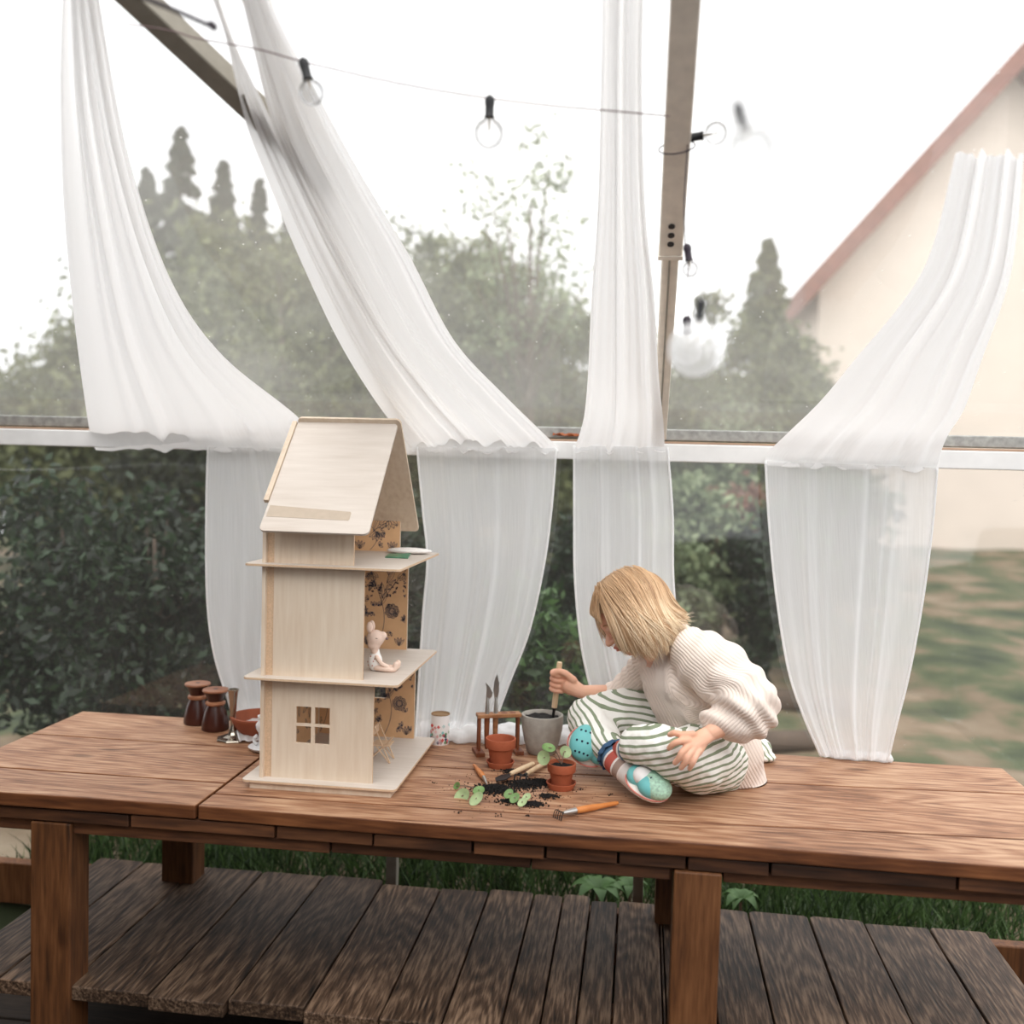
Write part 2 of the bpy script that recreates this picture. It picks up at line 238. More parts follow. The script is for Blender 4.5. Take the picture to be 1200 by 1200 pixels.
# ------------------------------------------------------------------ mesh helpers
class MB:
    def __init__(s): s.v=[]; s.f=[]; s.a={}; s.uv=None
    def add(s, v, f):
        b=len(s.v); s.v += [tuple(p) for p in v]; s.f += [tuple(i+b for i in q) for q in f]; return b
    def box(s, x0,x1,y0,y1,z0,z1):
        v=[(x,y,z) for z in (z0,z1) for y in (y0,y1) for x in (x0,x1)]
        s.add(v,[(0,2,3,1),(4,5,7,6),(0,1,5,4),(2,6,7,3),(0,4,6,2),(1,3,7,5)]); return s
    def prism(s, pts, z0, z1):       # pts counter-clockwise
        n=len(pts); v=[(x,y,z0) for x,y in pts]+[(x,y,z1) for x,y in pts]
        s.add(v,[tuple(range(n))[::-1],tuple(range(n,2*n))]+[(i,(i+1)%n,n+(i+1)%n,n+i) for i in range(n)]); return s
    def extr(s, pts3, d):            # polygon in 3-D pushed by d
        n=len(pts3); d=Vector(d); v=[Vector(p) for p in pts3]; v+= [p+d for p in v]
        s.add(v,[tuple(range(n))[::-1],tuple(range(n,2*n))]+[(i,(i+1)%n,n+(i+1)%n,n+i) for i in range(n)]); return s
    def tube(s, pts, r, seg=10, cap=True, sq=1., side=None):
        P=[Vector(p) for p in pts]; n=len(P); R=r if isinstance(r,(list,tuple)) else [r]*n
        T=[(P[min(i+1,n-1)]-P[max(i-1,0)]).normalized() for i in range(n)]
        u=Vector(side) if side is not None else (Vector((0,0,1)) if abs(T[0].z)<.9 else Vector((1,0,0)))
        v=[]; u=(u-T[0]*u.dot(T[0])).normalized()
        for i in range(n):
            u=(u-T[i]*u.dot(T[i])); u=u.normalized() if u.length>1e-6 else T[i].orthogonal().normalized(); w_=T[i].cross(u)
            for k in range(seg):
                a=2*pi*k/seg; v.append(P[i]+u*(math.cos(a)*R[i]*sq)+w_*(math.sin(a)*R[i]))
        f=[(i*seg+k,i*seg+(k+1)%seg,(i+1)*seg+(k+1)%seg,(i+1)*seg+k) for i in range(n-1) for k in range(seg)]
        if cap: f+= [tuple(range(seg))[::-1], tuple((n-1)*seg+k for k in range(seg))]
        s.add(v,f); return s
    def capsule(s, pts, r, seg=16, sq=1., side=None, steps=5):
        P=[Vector(p) for p in pts]; R=list(r) if isinstance(r,(list,tuple)) else [r]*len(P)
        P,R=resample(P,R,steps)
        d0=(P[0]-P[1]).normalized(); d1=(P[-1]-P[-2]).normalized(); A=[]; RA=[]; B=[]; RB=[]
        for t in (85,60,30): a=math.radians(t); A.append(P[0]+d0*R[0]*math.sin(a)); RA.append(R[0]*math.cos(a))
        for t in (30,60,85): a=math.radians(t); B.append(P[-1]+d1*R[-1]*math.sin(a)); RB.append(R[-1]*math.cos(a))
        return s.tube(A+P+B, RA+R+RB, seg, True, sq, side)
    def lathe(s, prof, seg=40, c=(0,0,0), axis=None):
        v=[]; n=len(prof)
        for r,z in prof:
            for k in range(seg): a=2*pi*k/seg; v.append((c[0]+r*math.cos(a),c[1]+r*math.sin(a),c[2]+z))
        f=[(i*seg+k,i*seg+(k+1)%seg,(i+1)*seg+(k+1)%seg,(i+1)*seg+k) for i in range(n-1) for k in range(seg)]
        if prof[0][0]>1e-5: f.append(tuple(range(seg))[::-1])
        if prof[-1][0]>1e-5: f.append(tuple((n-1)*seg+k for k in range(seg)))
        s.add(v,f); return s
    def ball(s, c, r, u=16, w=10, M3=None):
        r=(r,r,r) if not isinstance(r,(tuple,list)) else r; v=[]; 
        pts=[Vector((0,0,-r[2]))]
        for i in range(1,w):
            t=-pi/2+pi*i/w
            for k in range(u): a=2*pi*k/u; pts.append(Vector((r[0]*math.cos(t)*math.cos(a),r[1]*math.cos(t)*math.sin(a),r[2]*math.sin(t))))
        pts.append(Vector((0,0,r[2])))
        if M3 is not None: pts=[M3@p for p in pts]
        C_=Vector(c); f=[(0,1+(k+1)%u,1+k) for k in range(u)]
        f+=[(1+i*u+k,1+i*u+(k+1)%u,1+(i+1)*u+(k+1)%u,1+(i+1)*u+k) for i in range(w-2) for k in range(u)]
        e=len(pts)-1; f+=[(e,1+(w-2)*u+k,1+(w-2)*u+(k+1)%u) for k in range(u)]
        s.add([C_+p for p in pts],f); return s
    def build(s, name, mat, parent=None, origin=None, smooth=False, bevel=0, bseg=2, sub=0):
        """links the collected geometry as ONE object; origin = world point that becomes its origin when top-level"""
        root = parent
        while root is not None and root.parent is not None: root = root.parent
        off = Vector(origin) if origin is not None else (Vector(root['base']) if root is not None else Vector((0,0,0)))
        me = bpy.data.meshes.new(name); me.from_pydata([tuple(Vector(p)-off) for p in s.v],[],s.f); me.update()
        for k,vals in s.a.items():
            at=me.attributes.new(k,'FLOAT','POINT'); at.data.foreach_set('value',vals)
        if s.uv is not None:
            ul=me.uv_layers.new(name='UVMap'); li=np.zeros(len(me.loops),dtype=np.int32); me.loops.foreach_get('vertex_index',li)
            ul.data.foreach_set('uv', np.array(s.uv,dtype=np.float32)[li].ravel())
        if bevel:
            bm=bmesh.new(); bm.from_mesh(me); bmesh.ops.recalc_face_normals(bm,faces=bm.faces)
            es=[e for e in bm.edges if len(e.link_faces)==2 and e.calc_face_angle(0)>.6]
            bmesh.ops.bevel(bm,geom=es,offset=bevel,segments=bseg,affect='EDGES',profile=.5); bm.to_mesh(me); bm.free()
        me.materials.append(mat)
        if smooth:
            me.shade_smooth()
            if smooth!=2: me.set_sharp_from_angle(angle=math.radians(smooth if smooth>5 else 45))
        o = bpy.data.objects.new(name, me); COL.objects.link(o)
        if parent is not None: o.parent = parent
        else: o.location = off
        if sub: md=o.modifiers.new('sub','SUBSURF'); md.levels=sub; md.render_levels=sub
        return o
def resample(P,R,steps):
    """Catmull-Rom through the points"""
    P=[Vector(p) for p in P]; n=len(P)
    if n==2: return [P[0].lerp(P[1],i/steps) for i in range(steps+1)],[R[0]+(R[1]-R[0])*i/steps for i in range(steps+1)]
    out=[]; ro=[]
    for i in range(n-1):
        p0=P[max(i-1,0)]; p1=P[i]; p2=P[i+1]; p3=P[min(i+2,n-1)]
        for k in range(steps):
            t=k/steps; out.append(.5*((2*p1)+(p2-p0)*t+(2*p0-5*p1+4*p2-p3)*t*t+(3*p1-p0-3*p2+p3)*t**3)); ro.append(R[i]+(R[i+1]-R[i])*t)
    out.append(P[-1]); ro.append(R[-1]); return out,ro
def curve(P,steps=6): return resample(P,[0]*len(P),steps)[0]
def label(o, lab=None, cat=None, group=None, kind=None):
    if lab: o['label']=lab
    if cat: o['category']=cat
    if group: o['group']=group
    if kind: o['kind']=kind
    return o
def thing(name, loc, lab, cat, group=None, kind=None):
    o=bpy.data.objects.new(name,None); COL.objects.link(o); o.location=loc; o['base']=tuple(loc); o.empty_display_size=.05
    return label(o,lab,cat,group,kind)
def remeshed(mb, voxel, smooth=3, fac=.5):
    """union of overlapping closed shapes as one continuous surface; returns verts (n,3) and faces"""
    me=bpy.data.meshes.new('tmp'); me.from_pydata([tuple(p) for p in mb.v],[],mb.f); me.update()
    bm=bmesh.new(); bm.from_mesh(me); bmesh.ops.recalc_face_normals(bm,faces=bm.faces); bm.to_mesh(me); bm.free()
    o=bpy.data.objects.new('tmp',me); COL.objects.link(o)
    m=o.modifiers.new('r','REMESH'); m.mode='VOXEL'; m.voxel_size=voxel
    if smooth: s=o.modifiers.new('s','SMOOTH'); s.factor=fac; s.iterations=smooth
    dg=bpy.context.evaluated_depsgraph_get(); ev=o.evaluated_get(dg); m2=bpy.data.meshes.new_from_object(ev)
    nv=len(m2.vertices); co=np.zeros(nv*3,dtype=np.float32); m2.vertices.foreach_get('co',co); f=[tuple(p.vertices) for p in m2.polygons]
    bpy.data.objects.remove(o); bpy.data.meshes.remove(me); bpy.data.meshes.remove(m2)
    r=MB(); r.v=[tuple(p) for p in co.reshape(-1,3)]; r.f=f; return r, co.reshape(-1,3)

# ------------------------------------------------------------------ setting: floor, ground, greenhouse
fl = thing('floor',(0,1.3,-.3),None,None,kind='structure')
for i in range(17):
    y0=-.7+i*.2; MB().box(-2.9,1.9,y0+.004,y0+.196,-.34,-.3).build('floor_board',M['floorwood'],fl,bevel=.004)
g = MB(); nx,ny=60,70
def gz(x,y): return -.16+.02*math.sin(x*3+y)+ (0 if y<4 else (y-4)*.045) + .05*noise.noise(Vector((x*1.3,y*1.3,0)))
for j in range(ny+1):
    for i in range(nx+1):
        x=-7.5+15*i/nx; y=2.66+13.5*(max(0,j-1)/(ny-1))**1.5; g.v.append((x,y,gz(x,y) if j else -.5))
g.f=[(j*(nx+1)+i,j*(nx+1)+i+1,(j+1)*(nx+1)+i+1,(j+1)*(nx+1)+i) for j in range(ny) for i in range(nx)]
label(g.build('ground',M['ground'],origin=(0,6,-.16),smooth=2),kind='structure')

# unseen timber walls added round the viewer to shade the low shelf, tallest at left
for nm,parts in (('added_wall_left',((-1.99,-1.94,-.75,2.58,9),)),('added_wall_right',((1.9,1.95,-.75,2.6,6),)),('added_wall_front',((-1.94,.05,-.8,-.75,14),(.055,1.9,-.8,-.75,5)))):
    wt=thing(nm,((parts[0][0]+parts[0][1])/2,(parts[0][2]+parts[0][3])/2,-.3),None,None,kind='structure')
    for xa,xb,ya,yb,n in parts:
        for k in range(n): MB().box(xa,xb,ya,yb,-.3+k*.2,-.3+k*.2+.195).build('added_wall_board',M['floorwood'],wt,bevel=.003)
wall = thing('wall_back',(-.3,2.62,-.3),None,None,kind='structure')
o=MB().box(-1.95,1.15,2.60,2.63,1.167,1.213).build('white_rail',M['white_paint'],wall,bevel=.003)
MB().box(-1.95,1.15,2.605,2.64,1.2135,1.219).build('wooden_batten',plain('batten_wood',(170,140,118),.8),wall,bevel=.001)
MB().box(-1.95,1.15,2.64,2.68,1.222,1.252).build('grey_rail',M['grey_metal'],wall,bevel=.003)
MB().box(-1.95,1.15,2.62,2.66,-.16,-.04).build('sill_beam',M['leg'],wall,bevel=.004)
for x,wd in ((-.655,.03),(.024,.028)):
    MB().box(x-wd/2,x+wd/2,2.645,2.675,-.04,.33).build('post',M['galvdark'],wall,bevel=.002)
b=(0.019,2.6,1.1614)
for p in ((0.0184,2.597,1.1789),): 
    sc=MB(); sc.lathe([(0,-.001),(.0042,-.001),(.0046,.001),(.003,.003),(0,.0032)],12); sc.v=[(p[0]+x,p[1]-z,p[2]+y) for x,y,z in sc.v]; sc.build('screw',M['grey_metal'],wall,smooth=2)
# lower clear film, softly wavy
fm=MB(); nx,nz=60,14
for j in range(nz+1):
    for i in range(nx+1):
        x=-1.95+3.1*i/nx; z=.33+.86*j/nz; fm.v.append((x,2.655+.004*noise.noise(Vector((x*2.2,z*2.5,3))),z))
fm.f=[(j*(nx+1)+i,j*(nx+1)+i+1,(j+1)*(nx+1)+i+1,(j+1)*(nx+1)+i) for j in range(nz) for i in range(nx)]
label(fm.build('window_1',M['film_wall'],origin=(-.3,2.655,.33),smooth=2),kind='structure')
# sloping roof: rafters, sleeve, brace and the dusty film above them
def rz(y): return 1.255+.577*(2.62-y)
roof = thing('ceiling',(-.3,2.62,1.255),None,None,kind='structure')
sl_=Vector((0,-1,.577)).normalized(); nrm=Vector((0,.577,1)).normalized()
def rafter(px_, y0, y1, wdt, thk, off, name, mat, bev=.003):
    a=Vector((px_,y0,rz(y0)))-nrm*off; b_=Vector((px_,y1,rz(y1)))-nrm*off; X=Vector((wdt/2,0,0)); T=nrm*thk
    m=MB(); v=[a-X,a+X,b_+X,b_-X]; m.add([p-T for p in v]+v,[(0,3,2,1),(4,5,6,7),(0,1,5,4),(1,2,6,5),(2,3,7,6),(3,0,4,7)])
    return m.build(name,mat,roof,bevel=bev)
RX=.041
rafter(RX,2.63,1.7,.034,.02,.012,'rafter',M['galv'])
rafter(RX-.001,2.6,2.0,.004,.003,.0325,'rafter_channel',M['galvdark'],.0005)
rafter(RX,2.03,.75,.046,.03,.006,'rafter_sleeve',M['galv'])
for k in range(3):
    yy=1.995-.021*k; p=Vector((RX-.001,yy,rz(yy)))-nrm*.0362
    h=MB(); h.tube([p-nrm*.0015,p+nrm*.002],.0065,18); h.build('bolt_hole',M['black'],roof,smooth=40)
rafter(RX,2.034,2.024,.049,.033,.005,'sleeve_lip',M['galv'],.001)
rafter(-.625,2.63,.75,.04,.025,.0,'rafter',M['galv'])
A=Vector((-0.8269,1.484,1.8804)); B=Vector((-0.602,1.8345,1.6782)); d=(B-A).normalized(); s_=d.cross(nrm).normalized()
m=MB(); q=[]
for P_ in (A,B):
    q+=[P_-s_*.02-nrm*.02,P_+s_*.02-nrm*.02,P_+s_*.02+nrm*.02,P_-s_*.02+nrm*.02]
m.add(q,[(3,2,1,0),(4,5,6,7),(0,1,5,4),(1,2,6,5),(2,3,7,6),(3,0,4,7)]); m.build('diagonal_brace',M['galvdark'],roof,bevel=.003)
fm=MB(); nx,nz=60,50
for j in range(nz+1):
    for i in range(nx+1):
        x=-1.95+3.1*i/nx; y=2.66-1.95*j/nz; fm.v.append((x,y,rz(y)+.012+.010*noise.noise(Vector((x*1.6,y*1.1,8)))+.012*math.sin(min(1,max(0,(j/nz)))*pi)))
fm.f=[(j*(nx+1)+i,j*(nx+1)+i+1,(j+1)*(nx+1)+i+1,(j+1)*(nx+1)+i) for j in range(nz) for i in range(nx)]
label(fm.build('window_2',M['film_roof'],origin=(-.3,2.62,1.255),smooth=2),kind='structure')
p=Vector((-0.1935,2.64,1.2328)); p.z=1.2215
dl=MB()
for k in range(4):
    a=k*1.1; c=p+Vector((-.03+.02*k,-.008,.006)); 
    L1=[c+Vector((math.cos(a+t)*.016,math.sin(a+t)*.006,.004*math.sin(3*t+a)+.004)) for t in np.linspace(0,2*pi,10)[:-1]]
    dl.extr(L1,(0,.002,.0015))
label(dl.build('dead_leaf',M['leafdead'],origin=tuple(p)),'curled brown dead leaf lying on the grey rail beside the centre curtain','leaf')

# ------------------------------------------------------------------ curtains
def drape(Lp, Rp, amp, folds, nu=90, steps=10, seed=0, bul=.0, nrmv=(0,-1,0), scallop=0):
    """cloth between a left and a right edge; folds run from top to bottom"""
    Lc=curve(Lp,steps); Rc=curve(Rp,steps); n=len(Lc); c=MB(); uv=[]; nv=Vector(nrmv); rnd=random.Random(seed); ph=[rnd.uniform(0,6) for _ in range(6)]
    for j in range(n):
        wj=(Rc[j]-Lc[j]).length; t=j/(n-1)
        for i in range(nu+1):
            u=i/nu; p=Lc[j].lerp(Rc[j],u)
            a=amp(t) if callable(amp) else amp
            uu=u+.03*math.sin(2*pi*u*2.3+ph[3])+.02*math.sin(t*4+ph[5])*u*(1-u)*4
            wv=math.sin(2*pi*folds*uu+ph[0]+1.2*math.sin(t*2+ph[4]))*.55+math.sin(2*pi*folds*1.73*uu+ph[1]+t)*.3+math.sin(2*pi*folds*3.1*uu+ph[2]+t*1.5)*.18
            e=min(1,min(u,1-u)*14)*.9+.1
            p=p+nv*(a*wv*e+bul*math.sin(pi*u)*math.sin(pi*min(1,t)))
            c.v.append(tuple(p)); uv.append((u*(.4+wj),t*1.2))
    c.f=[(j*(nu+1)+i,j*(nu+1)+i+1,(j+1)*(nu+1)+i+1,(j+1)*(nu+1)+i) for j in range(n-1) for i in range(nu)]; c.uv=uv; return c
def hem(P, r=.0022):
    m=MB(); m.tube(curve(P,10),r,6); return m
def curtain(base, lab, ups, low, pool=None, seed=0):
    t=thing('sheer_curtain',base,lab,'curtain','white sheer curtains pinned along the rail')
    for k,(Lp,Rp,am,fo) in enumerate(ups): drape(Lp,Rp,am,fo,seed=seed+k,nrmv=(0,-.5,-.86)).build('upper_drape',M['curtain_up'],t,smooth=2)
    Lp,Rp,am,fo=low
    drape(Lp,Rp,am,fo,seed=seed+9).build('lower_drape',M['curtain_low'],t,smooth=2)
    hem([Vector(p)+Vector((0,-.003,0)) for p in Lp],.003).build('hem',M['curtain_pool'],t,smooth=2); hem([Vector(p)+Vector((0,-.003,0)) for p in Rp],.003).build('hem',M['curtain_pool'],t,smooth=2)
    if pool: pool(t)
    return t
def heap(pts, name, t, seed=0, w0=.05, h0=.03):
    """gathered cloth lying on the table as soft rolls"""
    m=MB(); rnd=random.Random(seed); P=curve(pts,8)
    for r in range(5):
        off=(r-2)*w0*.4; path=[p+Vector((rnd.uniform(-.004,.004),off*.8,h0*(.95-.16*abs(r-2))+.006*math.sin(i*.9+r*2))) for i,p in enumerate(P)]
        m.tube(path,[h0*(.62+.16*math.sin(i*1.3+r)) for i in range(len(P))],12)
    mm,_=remeshed(m,.006,4); mm.uv=[(p[0],p[1]) for p in mm.v]
    zmin=min(p[2] for p in mm.v)
    mm.v=[(p[0],p[1],max(p[2],.4215)) for p in mm.v]
    mm.build(name,M['curtain_pool'],t,smooth=2)
A1=lambda t:.006+.010*t
# left
curtain((-1.2,2.6,.42),'white sheer curtain sweeping in from the left edge, behind the dark wooden jars',
 [([(-0.8867,1.4319,1.8805),(-1.0002,1.6043,1.7711),(-1.1434,1.8502,1.6192),(-1.3313,2.209,1.4122),(-1.5276,2.6,1.2115),(-1.5008,2.585,1.1598)],
   [(-0.8398,1.4336,1.8796),(-0.9472,1.7339,1.6963),(-1.0055,2.0245,1.5186),(-0.9822,2.2407,1.3839),(-0.8956,2.5304,1.2517),(-0.8803,2.585,1.1724)],lambda t:.016-.006*t,4)],
 ([(-1.173,2.583,1.1746),(-1.1743,2.58,0.998),(-1.1645,2.57,0.7659),(-1.1387,2.56,0.6166),(-1.0914,2.55,0.488),(-0.9907,2.3922,0.43)],
  [(-0.8797,2.583,1.177),(-0.7954,2.58,1.0102),(-0.7896,2.575,0.7815),(-0.8324,2.57,0.6187),(-0.8759,2.565,0.4782),(-0.8595,2.422,0.43)],lambda t:.006+.006*t,3),
 lambda t: heap([(-1.07,2.565,.42),(-1.01,2.57,.42),(-.95,2.57,.42),(-.87,2.57,.42)],'gathered_foot',t,3,.022,.020),seed=1)
# diagonal, second from left
curtain((-.5,2.6,.42),'white sheer curtain hung diagonally behind the dollhouse roof, its foot heaped on the table',
 [([(-0.6825,1.4485,1.8809),(-0.6825,1.5418,1.8271),(-0.7042,1.683,1.7356),(-0.7046,1.7814,1.6689),(-0.7014,1.9563,1.5579),(-0.6913,2.1998,1.4174),(-0.6627,2.4164,1.2975),(-0.6185,2.585,1.1968),(-0.6083,2.583,1.1767)],
   [(-0.6628,1.4492,1.8805),(-0.6741,1.5421,1.827),(-0.6567,1.684,1.7351),(-0.6414,1.7822,1.6684),(-0.6162,1.9564,1.5579),(-0.576,2.1982,1.4184),(-0.5202,2.406,1.3035),(-0.4614,2.6029,1.2099),(-0.4481,2.583,1.1828)],lambda t:.010,2),
  ([(-0.6207,1.4413,1.8751),(-0.6364,1.5332,1.8221),(-0.6546,1.6786,1.7332),(-0.6458,1.7763,1.6668),(-0.623,1.9501,1.5566),(-0.584,2.1912,1.4174),(-0.531,2.4063,1.3033),(-0.4729,2.6033,1.2096),(-0.4591,2.581,1.1825)],
   [(-0.5895,1.4424,1.8745),(-0.5797,1.5349,1.8211),(-0.5487,1.6807,1.732),(-0.5212,1.778,1.6659),(-0.4712,1.9502,1.5565),(-0.4222,2.1888,1.4188),(-0.3341,2.3882,1.3137),(-0.2284,2.583,1.2036),(-0.2235,2.583,1.186)],lambda t:.012,3)],
 ([(-0.5924,2.583,1.1883),(-0.5718,2.58,1.0174),(-0.5564,2.575,0.8938),(-0.5636,2.57,0.7465),(-0.5699,2.565,0.5647),(-0.559,2.4903,0.43)],
  [(-0.2237,2.583,1.1949),(-0.2321,2.58,1.0283),(-0.2477,2.575,0.8833),(-0.2806,2.57,0.7145),(-0.3281,2.565,0.5779),(-0.3789,2.5811,0.43)],lambda t:.005+.007*t,3.5),
 lambda t: (heap([(-0.5667,2.5752,0.42),(-0.4762,2.562,0.42),(-0.4074,2.561,0.42),(-0.3193,2.581,0.42),(-0.2306,2.6012,0.42),(-0.157,2.5849,0.42)],'heaped_foot',t,5,.05,.027)),seed=4)
# centre
curtain((-.1,2.6,.42),'white sheer curtain hanging straight down behind the child\'s head',
 [([(-0.0805,1.4697,1.8687),(-0.0867,1.6365,1.7625),(-0.0983,1.8703,1.6176),(-0.1157,2.0675,1.4938),(-0.1319,2.3103,1.3587),(-0.1502,2.4995,1.2695),(-0.175,2.582,1.1982),(-0.1745,2.58,1.185)],
   [(-0.0196,1.4719,1.8675),(-0.0199,1.638,1.7616),(-0.0091,1.871,1.6172),(0.0128,2.0667,1.4943),(0.0296,2.3068,1.3607),(0.0459,2.4932,1.2731),(0.0541,2.582,1.208),(0.0567,2.58,1.1928)],lambda t:.014-.006*t,3)],
 ([(-0.1772,2.58,1.2025),(-0.172,2.578,1.0304),(-0.1645,2.575,0.8532),(-0.1412,2.57,0.6766),(-0.0988,2.565,0.5234),(-0.0618,2.6031,0.43)],
  [(0.0607,2.58,1.2038),(0.0791,2.578,1.0385),(0.087,2.575,0.8636),(0.11,2.57,0.6892),(0.1473,2.565,0.5377),(0.1769,2.6408,0.43)],lambda t:.006+.006*t,3.5),
 lambda t: heap([(-0.0695,2.6377,0.42),(0.0164,2.624,0.42),(0.1057,2.6278,0.42),(0.1721,2.6266,0.42)],'gathered_foot',t,8,.035,.018),seed=7)
# right
curtain((.5,2.6,.42),'white sheer curtain at the far right, gathered onto the table\'s back edge',
 [([(0.5007,1.768,1.6866),(0.5176,2.0117,1.536),(0.4447,2.2464,1.3906),(0.4012,2.3932,1.3109),(0.3566,2.5371,1.2478),(0.3105,2.582,1.1925),(0.3093,2.58,1.1623)],
   [(0.6091,1.7697,1.6856),(0.68,2.0114,1.5361),(0.7065,2.2415,1.3934),(0.727,2.4084,1.3021),(0.7315,2.5441,1.2438),(0.7249,2.582,1.1859),(0.7255,2.58,1.1606)],lambda t:.014-.006*t,3)],
 ([(0.3067,2.58,1.1752),(0.3205,2.578,1.0246),(0.3464,2.575,0.8308),(0.3822,2.57,0.6484),(0.4238,2.565,0.5319),(0.4723,2.5808,0.43)],
  [(0.7211,2.58,1.1689),(0.7152,2.578,1.0166),(0.6985,2.575,0.8248),(0.6741,2.57,0.6531),(0.6478,2.565,0.5237),(0.6328,2.5716,0.43)],lambda t:.006+.007*t,4),
 lambda t: heap([(0.4878,2.6186,0.42),(0.5365,2.6065,0.42),(0.5993,2.6054,0.42),(0.6508,2.6019,0.42)],'gathered_foot',t,8,.02,.012),seed=12)

# ------------------------------------------------------------------ table
T=.42
tb = thing('table',(-.4,2.27,-.3),'long heavy brown plank table of layered boards, with child and dollhouse on it','table')
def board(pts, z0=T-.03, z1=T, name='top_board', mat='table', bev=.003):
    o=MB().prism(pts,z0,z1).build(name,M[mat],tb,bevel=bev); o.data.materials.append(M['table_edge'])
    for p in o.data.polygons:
        if p.normal.z<.5: p.material_index=1        # sawn edges and undersides take the darker edge wood
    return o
G=.0030
XL,XR,XC=-1.55,.92,-.902
def ys1(x): return 2.028+.0*(x) + max(0,(x+.5))*.055
def ys2(x): return 2.305+max(0,(x+.5))*.07
def row(x0,x1,fa,fb,n=3):
    xs=[x0+(x1-x0)*i/n for i in range(n+1)]; return [(x,fa(x)+G) for x in xs]+[(x,fb(x)-G) for x in xs[::-1]]
front=lambda x:1.943+.004*math.sin(x*5); back=lambda x:2.612
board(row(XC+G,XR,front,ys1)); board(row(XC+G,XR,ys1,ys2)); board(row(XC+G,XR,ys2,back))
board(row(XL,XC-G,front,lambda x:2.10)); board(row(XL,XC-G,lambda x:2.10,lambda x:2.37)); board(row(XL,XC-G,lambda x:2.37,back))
# layer of short blocks and the lower rail
js=[(-1.0536,1.95,0.3247)[0],(-0.7325,1.95,0.3457)[0],(-0.5234,1.95,0.3475)[0],(-0.3164,1.95,0.353)[0],(-0.1694,1.95,0.3576)[0],(-0.0235,1.95,0.3605)[0],(0.1113,1.95,0.3678)[0],(0.2715,1.95,0.3687)[0],.62,XR]
js=[XL]+js
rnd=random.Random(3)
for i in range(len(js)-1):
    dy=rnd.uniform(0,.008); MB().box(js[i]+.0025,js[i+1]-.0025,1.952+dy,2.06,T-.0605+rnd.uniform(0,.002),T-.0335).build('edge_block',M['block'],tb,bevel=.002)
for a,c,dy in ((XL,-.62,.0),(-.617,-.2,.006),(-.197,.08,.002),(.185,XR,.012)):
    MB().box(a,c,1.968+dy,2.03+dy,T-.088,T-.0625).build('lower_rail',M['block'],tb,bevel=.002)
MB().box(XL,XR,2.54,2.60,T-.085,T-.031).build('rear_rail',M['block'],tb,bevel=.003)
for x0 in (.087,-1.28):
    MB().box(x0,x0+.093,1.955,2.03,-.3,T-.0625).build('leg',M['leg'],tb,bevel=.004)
    xr=x0-.02 if x0>0 else -1.255; MB().box(xr,xr+.09,2.50,2.575,-.3,T-.0855).build('leg',M['leg'],tb,bevel=.004)
# lower shelf of wide cross planks
ex=[-1.5,-1.36,-1.20,-1.012,-.838,-.668,-.505,-.373,-.252,-.173,-.1,-.027,.0795]
ex2=[.0865,.192,.31,.463,.60,.76,.9]
rnd=random.Random(11)
def splank(a,c):
    e0=1.957+rnd.uniform(-.004,.012); e1=2.612+rnd.uniform(-.010,.012)
    k=.006*rnd.uniform(-1,1); q=[(a+.0022,e0),(c-.0022,e0),(c-.0022,e1-.006),(c-.012,e1+k*.3),(a+.012,e1+k),(a+.0022,e1-.006)]
    MB().prism(q,-.034,rnd.uniform(-.003,.001)).build('shelf_plank',M['shelf'],tb,bevel=.003)
for a,c in zip(ex[:-1],ex[1:]): splank(a,c)
MB().box(.0815,.0855,1.96,2.5,-.034,-.004).build('shelf_strip',M['shelf'],tb)
for a,c in zip(ex2[:-1],ex2[1:]): splank(a,c)
MB().box(-1.5,.9,2.10,2.16,-.09,-.0345).build('shelf_bearer',M['leg'],tb); MB().box(-1.5,.9,2.44,2.495,-.09,-.0345).build('shelf_bearer',M['leg'],tb)

# ------------------------------------------------------------------ dollhouse
X0,X1,Y0,Y1=-.856,-.507,2.070,2.490
dh = thing('dollhouse',(-.68,2.3,T),'tall open birch plywood dollhouse with three floors and steep roof','dollhouse')
def rrect(x0,x1,y0,y1,r=.012,n=4):
    P=[]
    for cx,cy,a0 in ((x1-r,y0+r,-pi/2),(x1-r,y1-r,0),(x0+r,y1-r,pi/2),(x0+r,y0+r,pi)):
        for k in range(n+1): a=a0+pi/2*k/n; P.append((cx+r*math.cos(a),cy+r*math.sin(a)))
    return P
def slab(z, name, x1=X1): 
    o=MB().prism(rrect(X0,x1,Y0,Y1),z-.006,z).build(name,M['plyx'],dh,bevel=.0006)
    MB().prism(rrect(X0+.0002,x1+.0004,Y0-.0004,Y1),z-.0052,z-.0008).build('ply_edge',M['plyedge'],o)
slab(T+.021,'base_floor'); slab(.669,'middle_floor'); slab(.9195,'top_floor')
MB().prism(rrect(X0+.016,X1-.012,Y0+.008,Y1-.02,.003),T,T+.0149).build('plinth',M['ply'],dh,bevel=.0006)
WY=2.100; FY=2.470; TH=.006
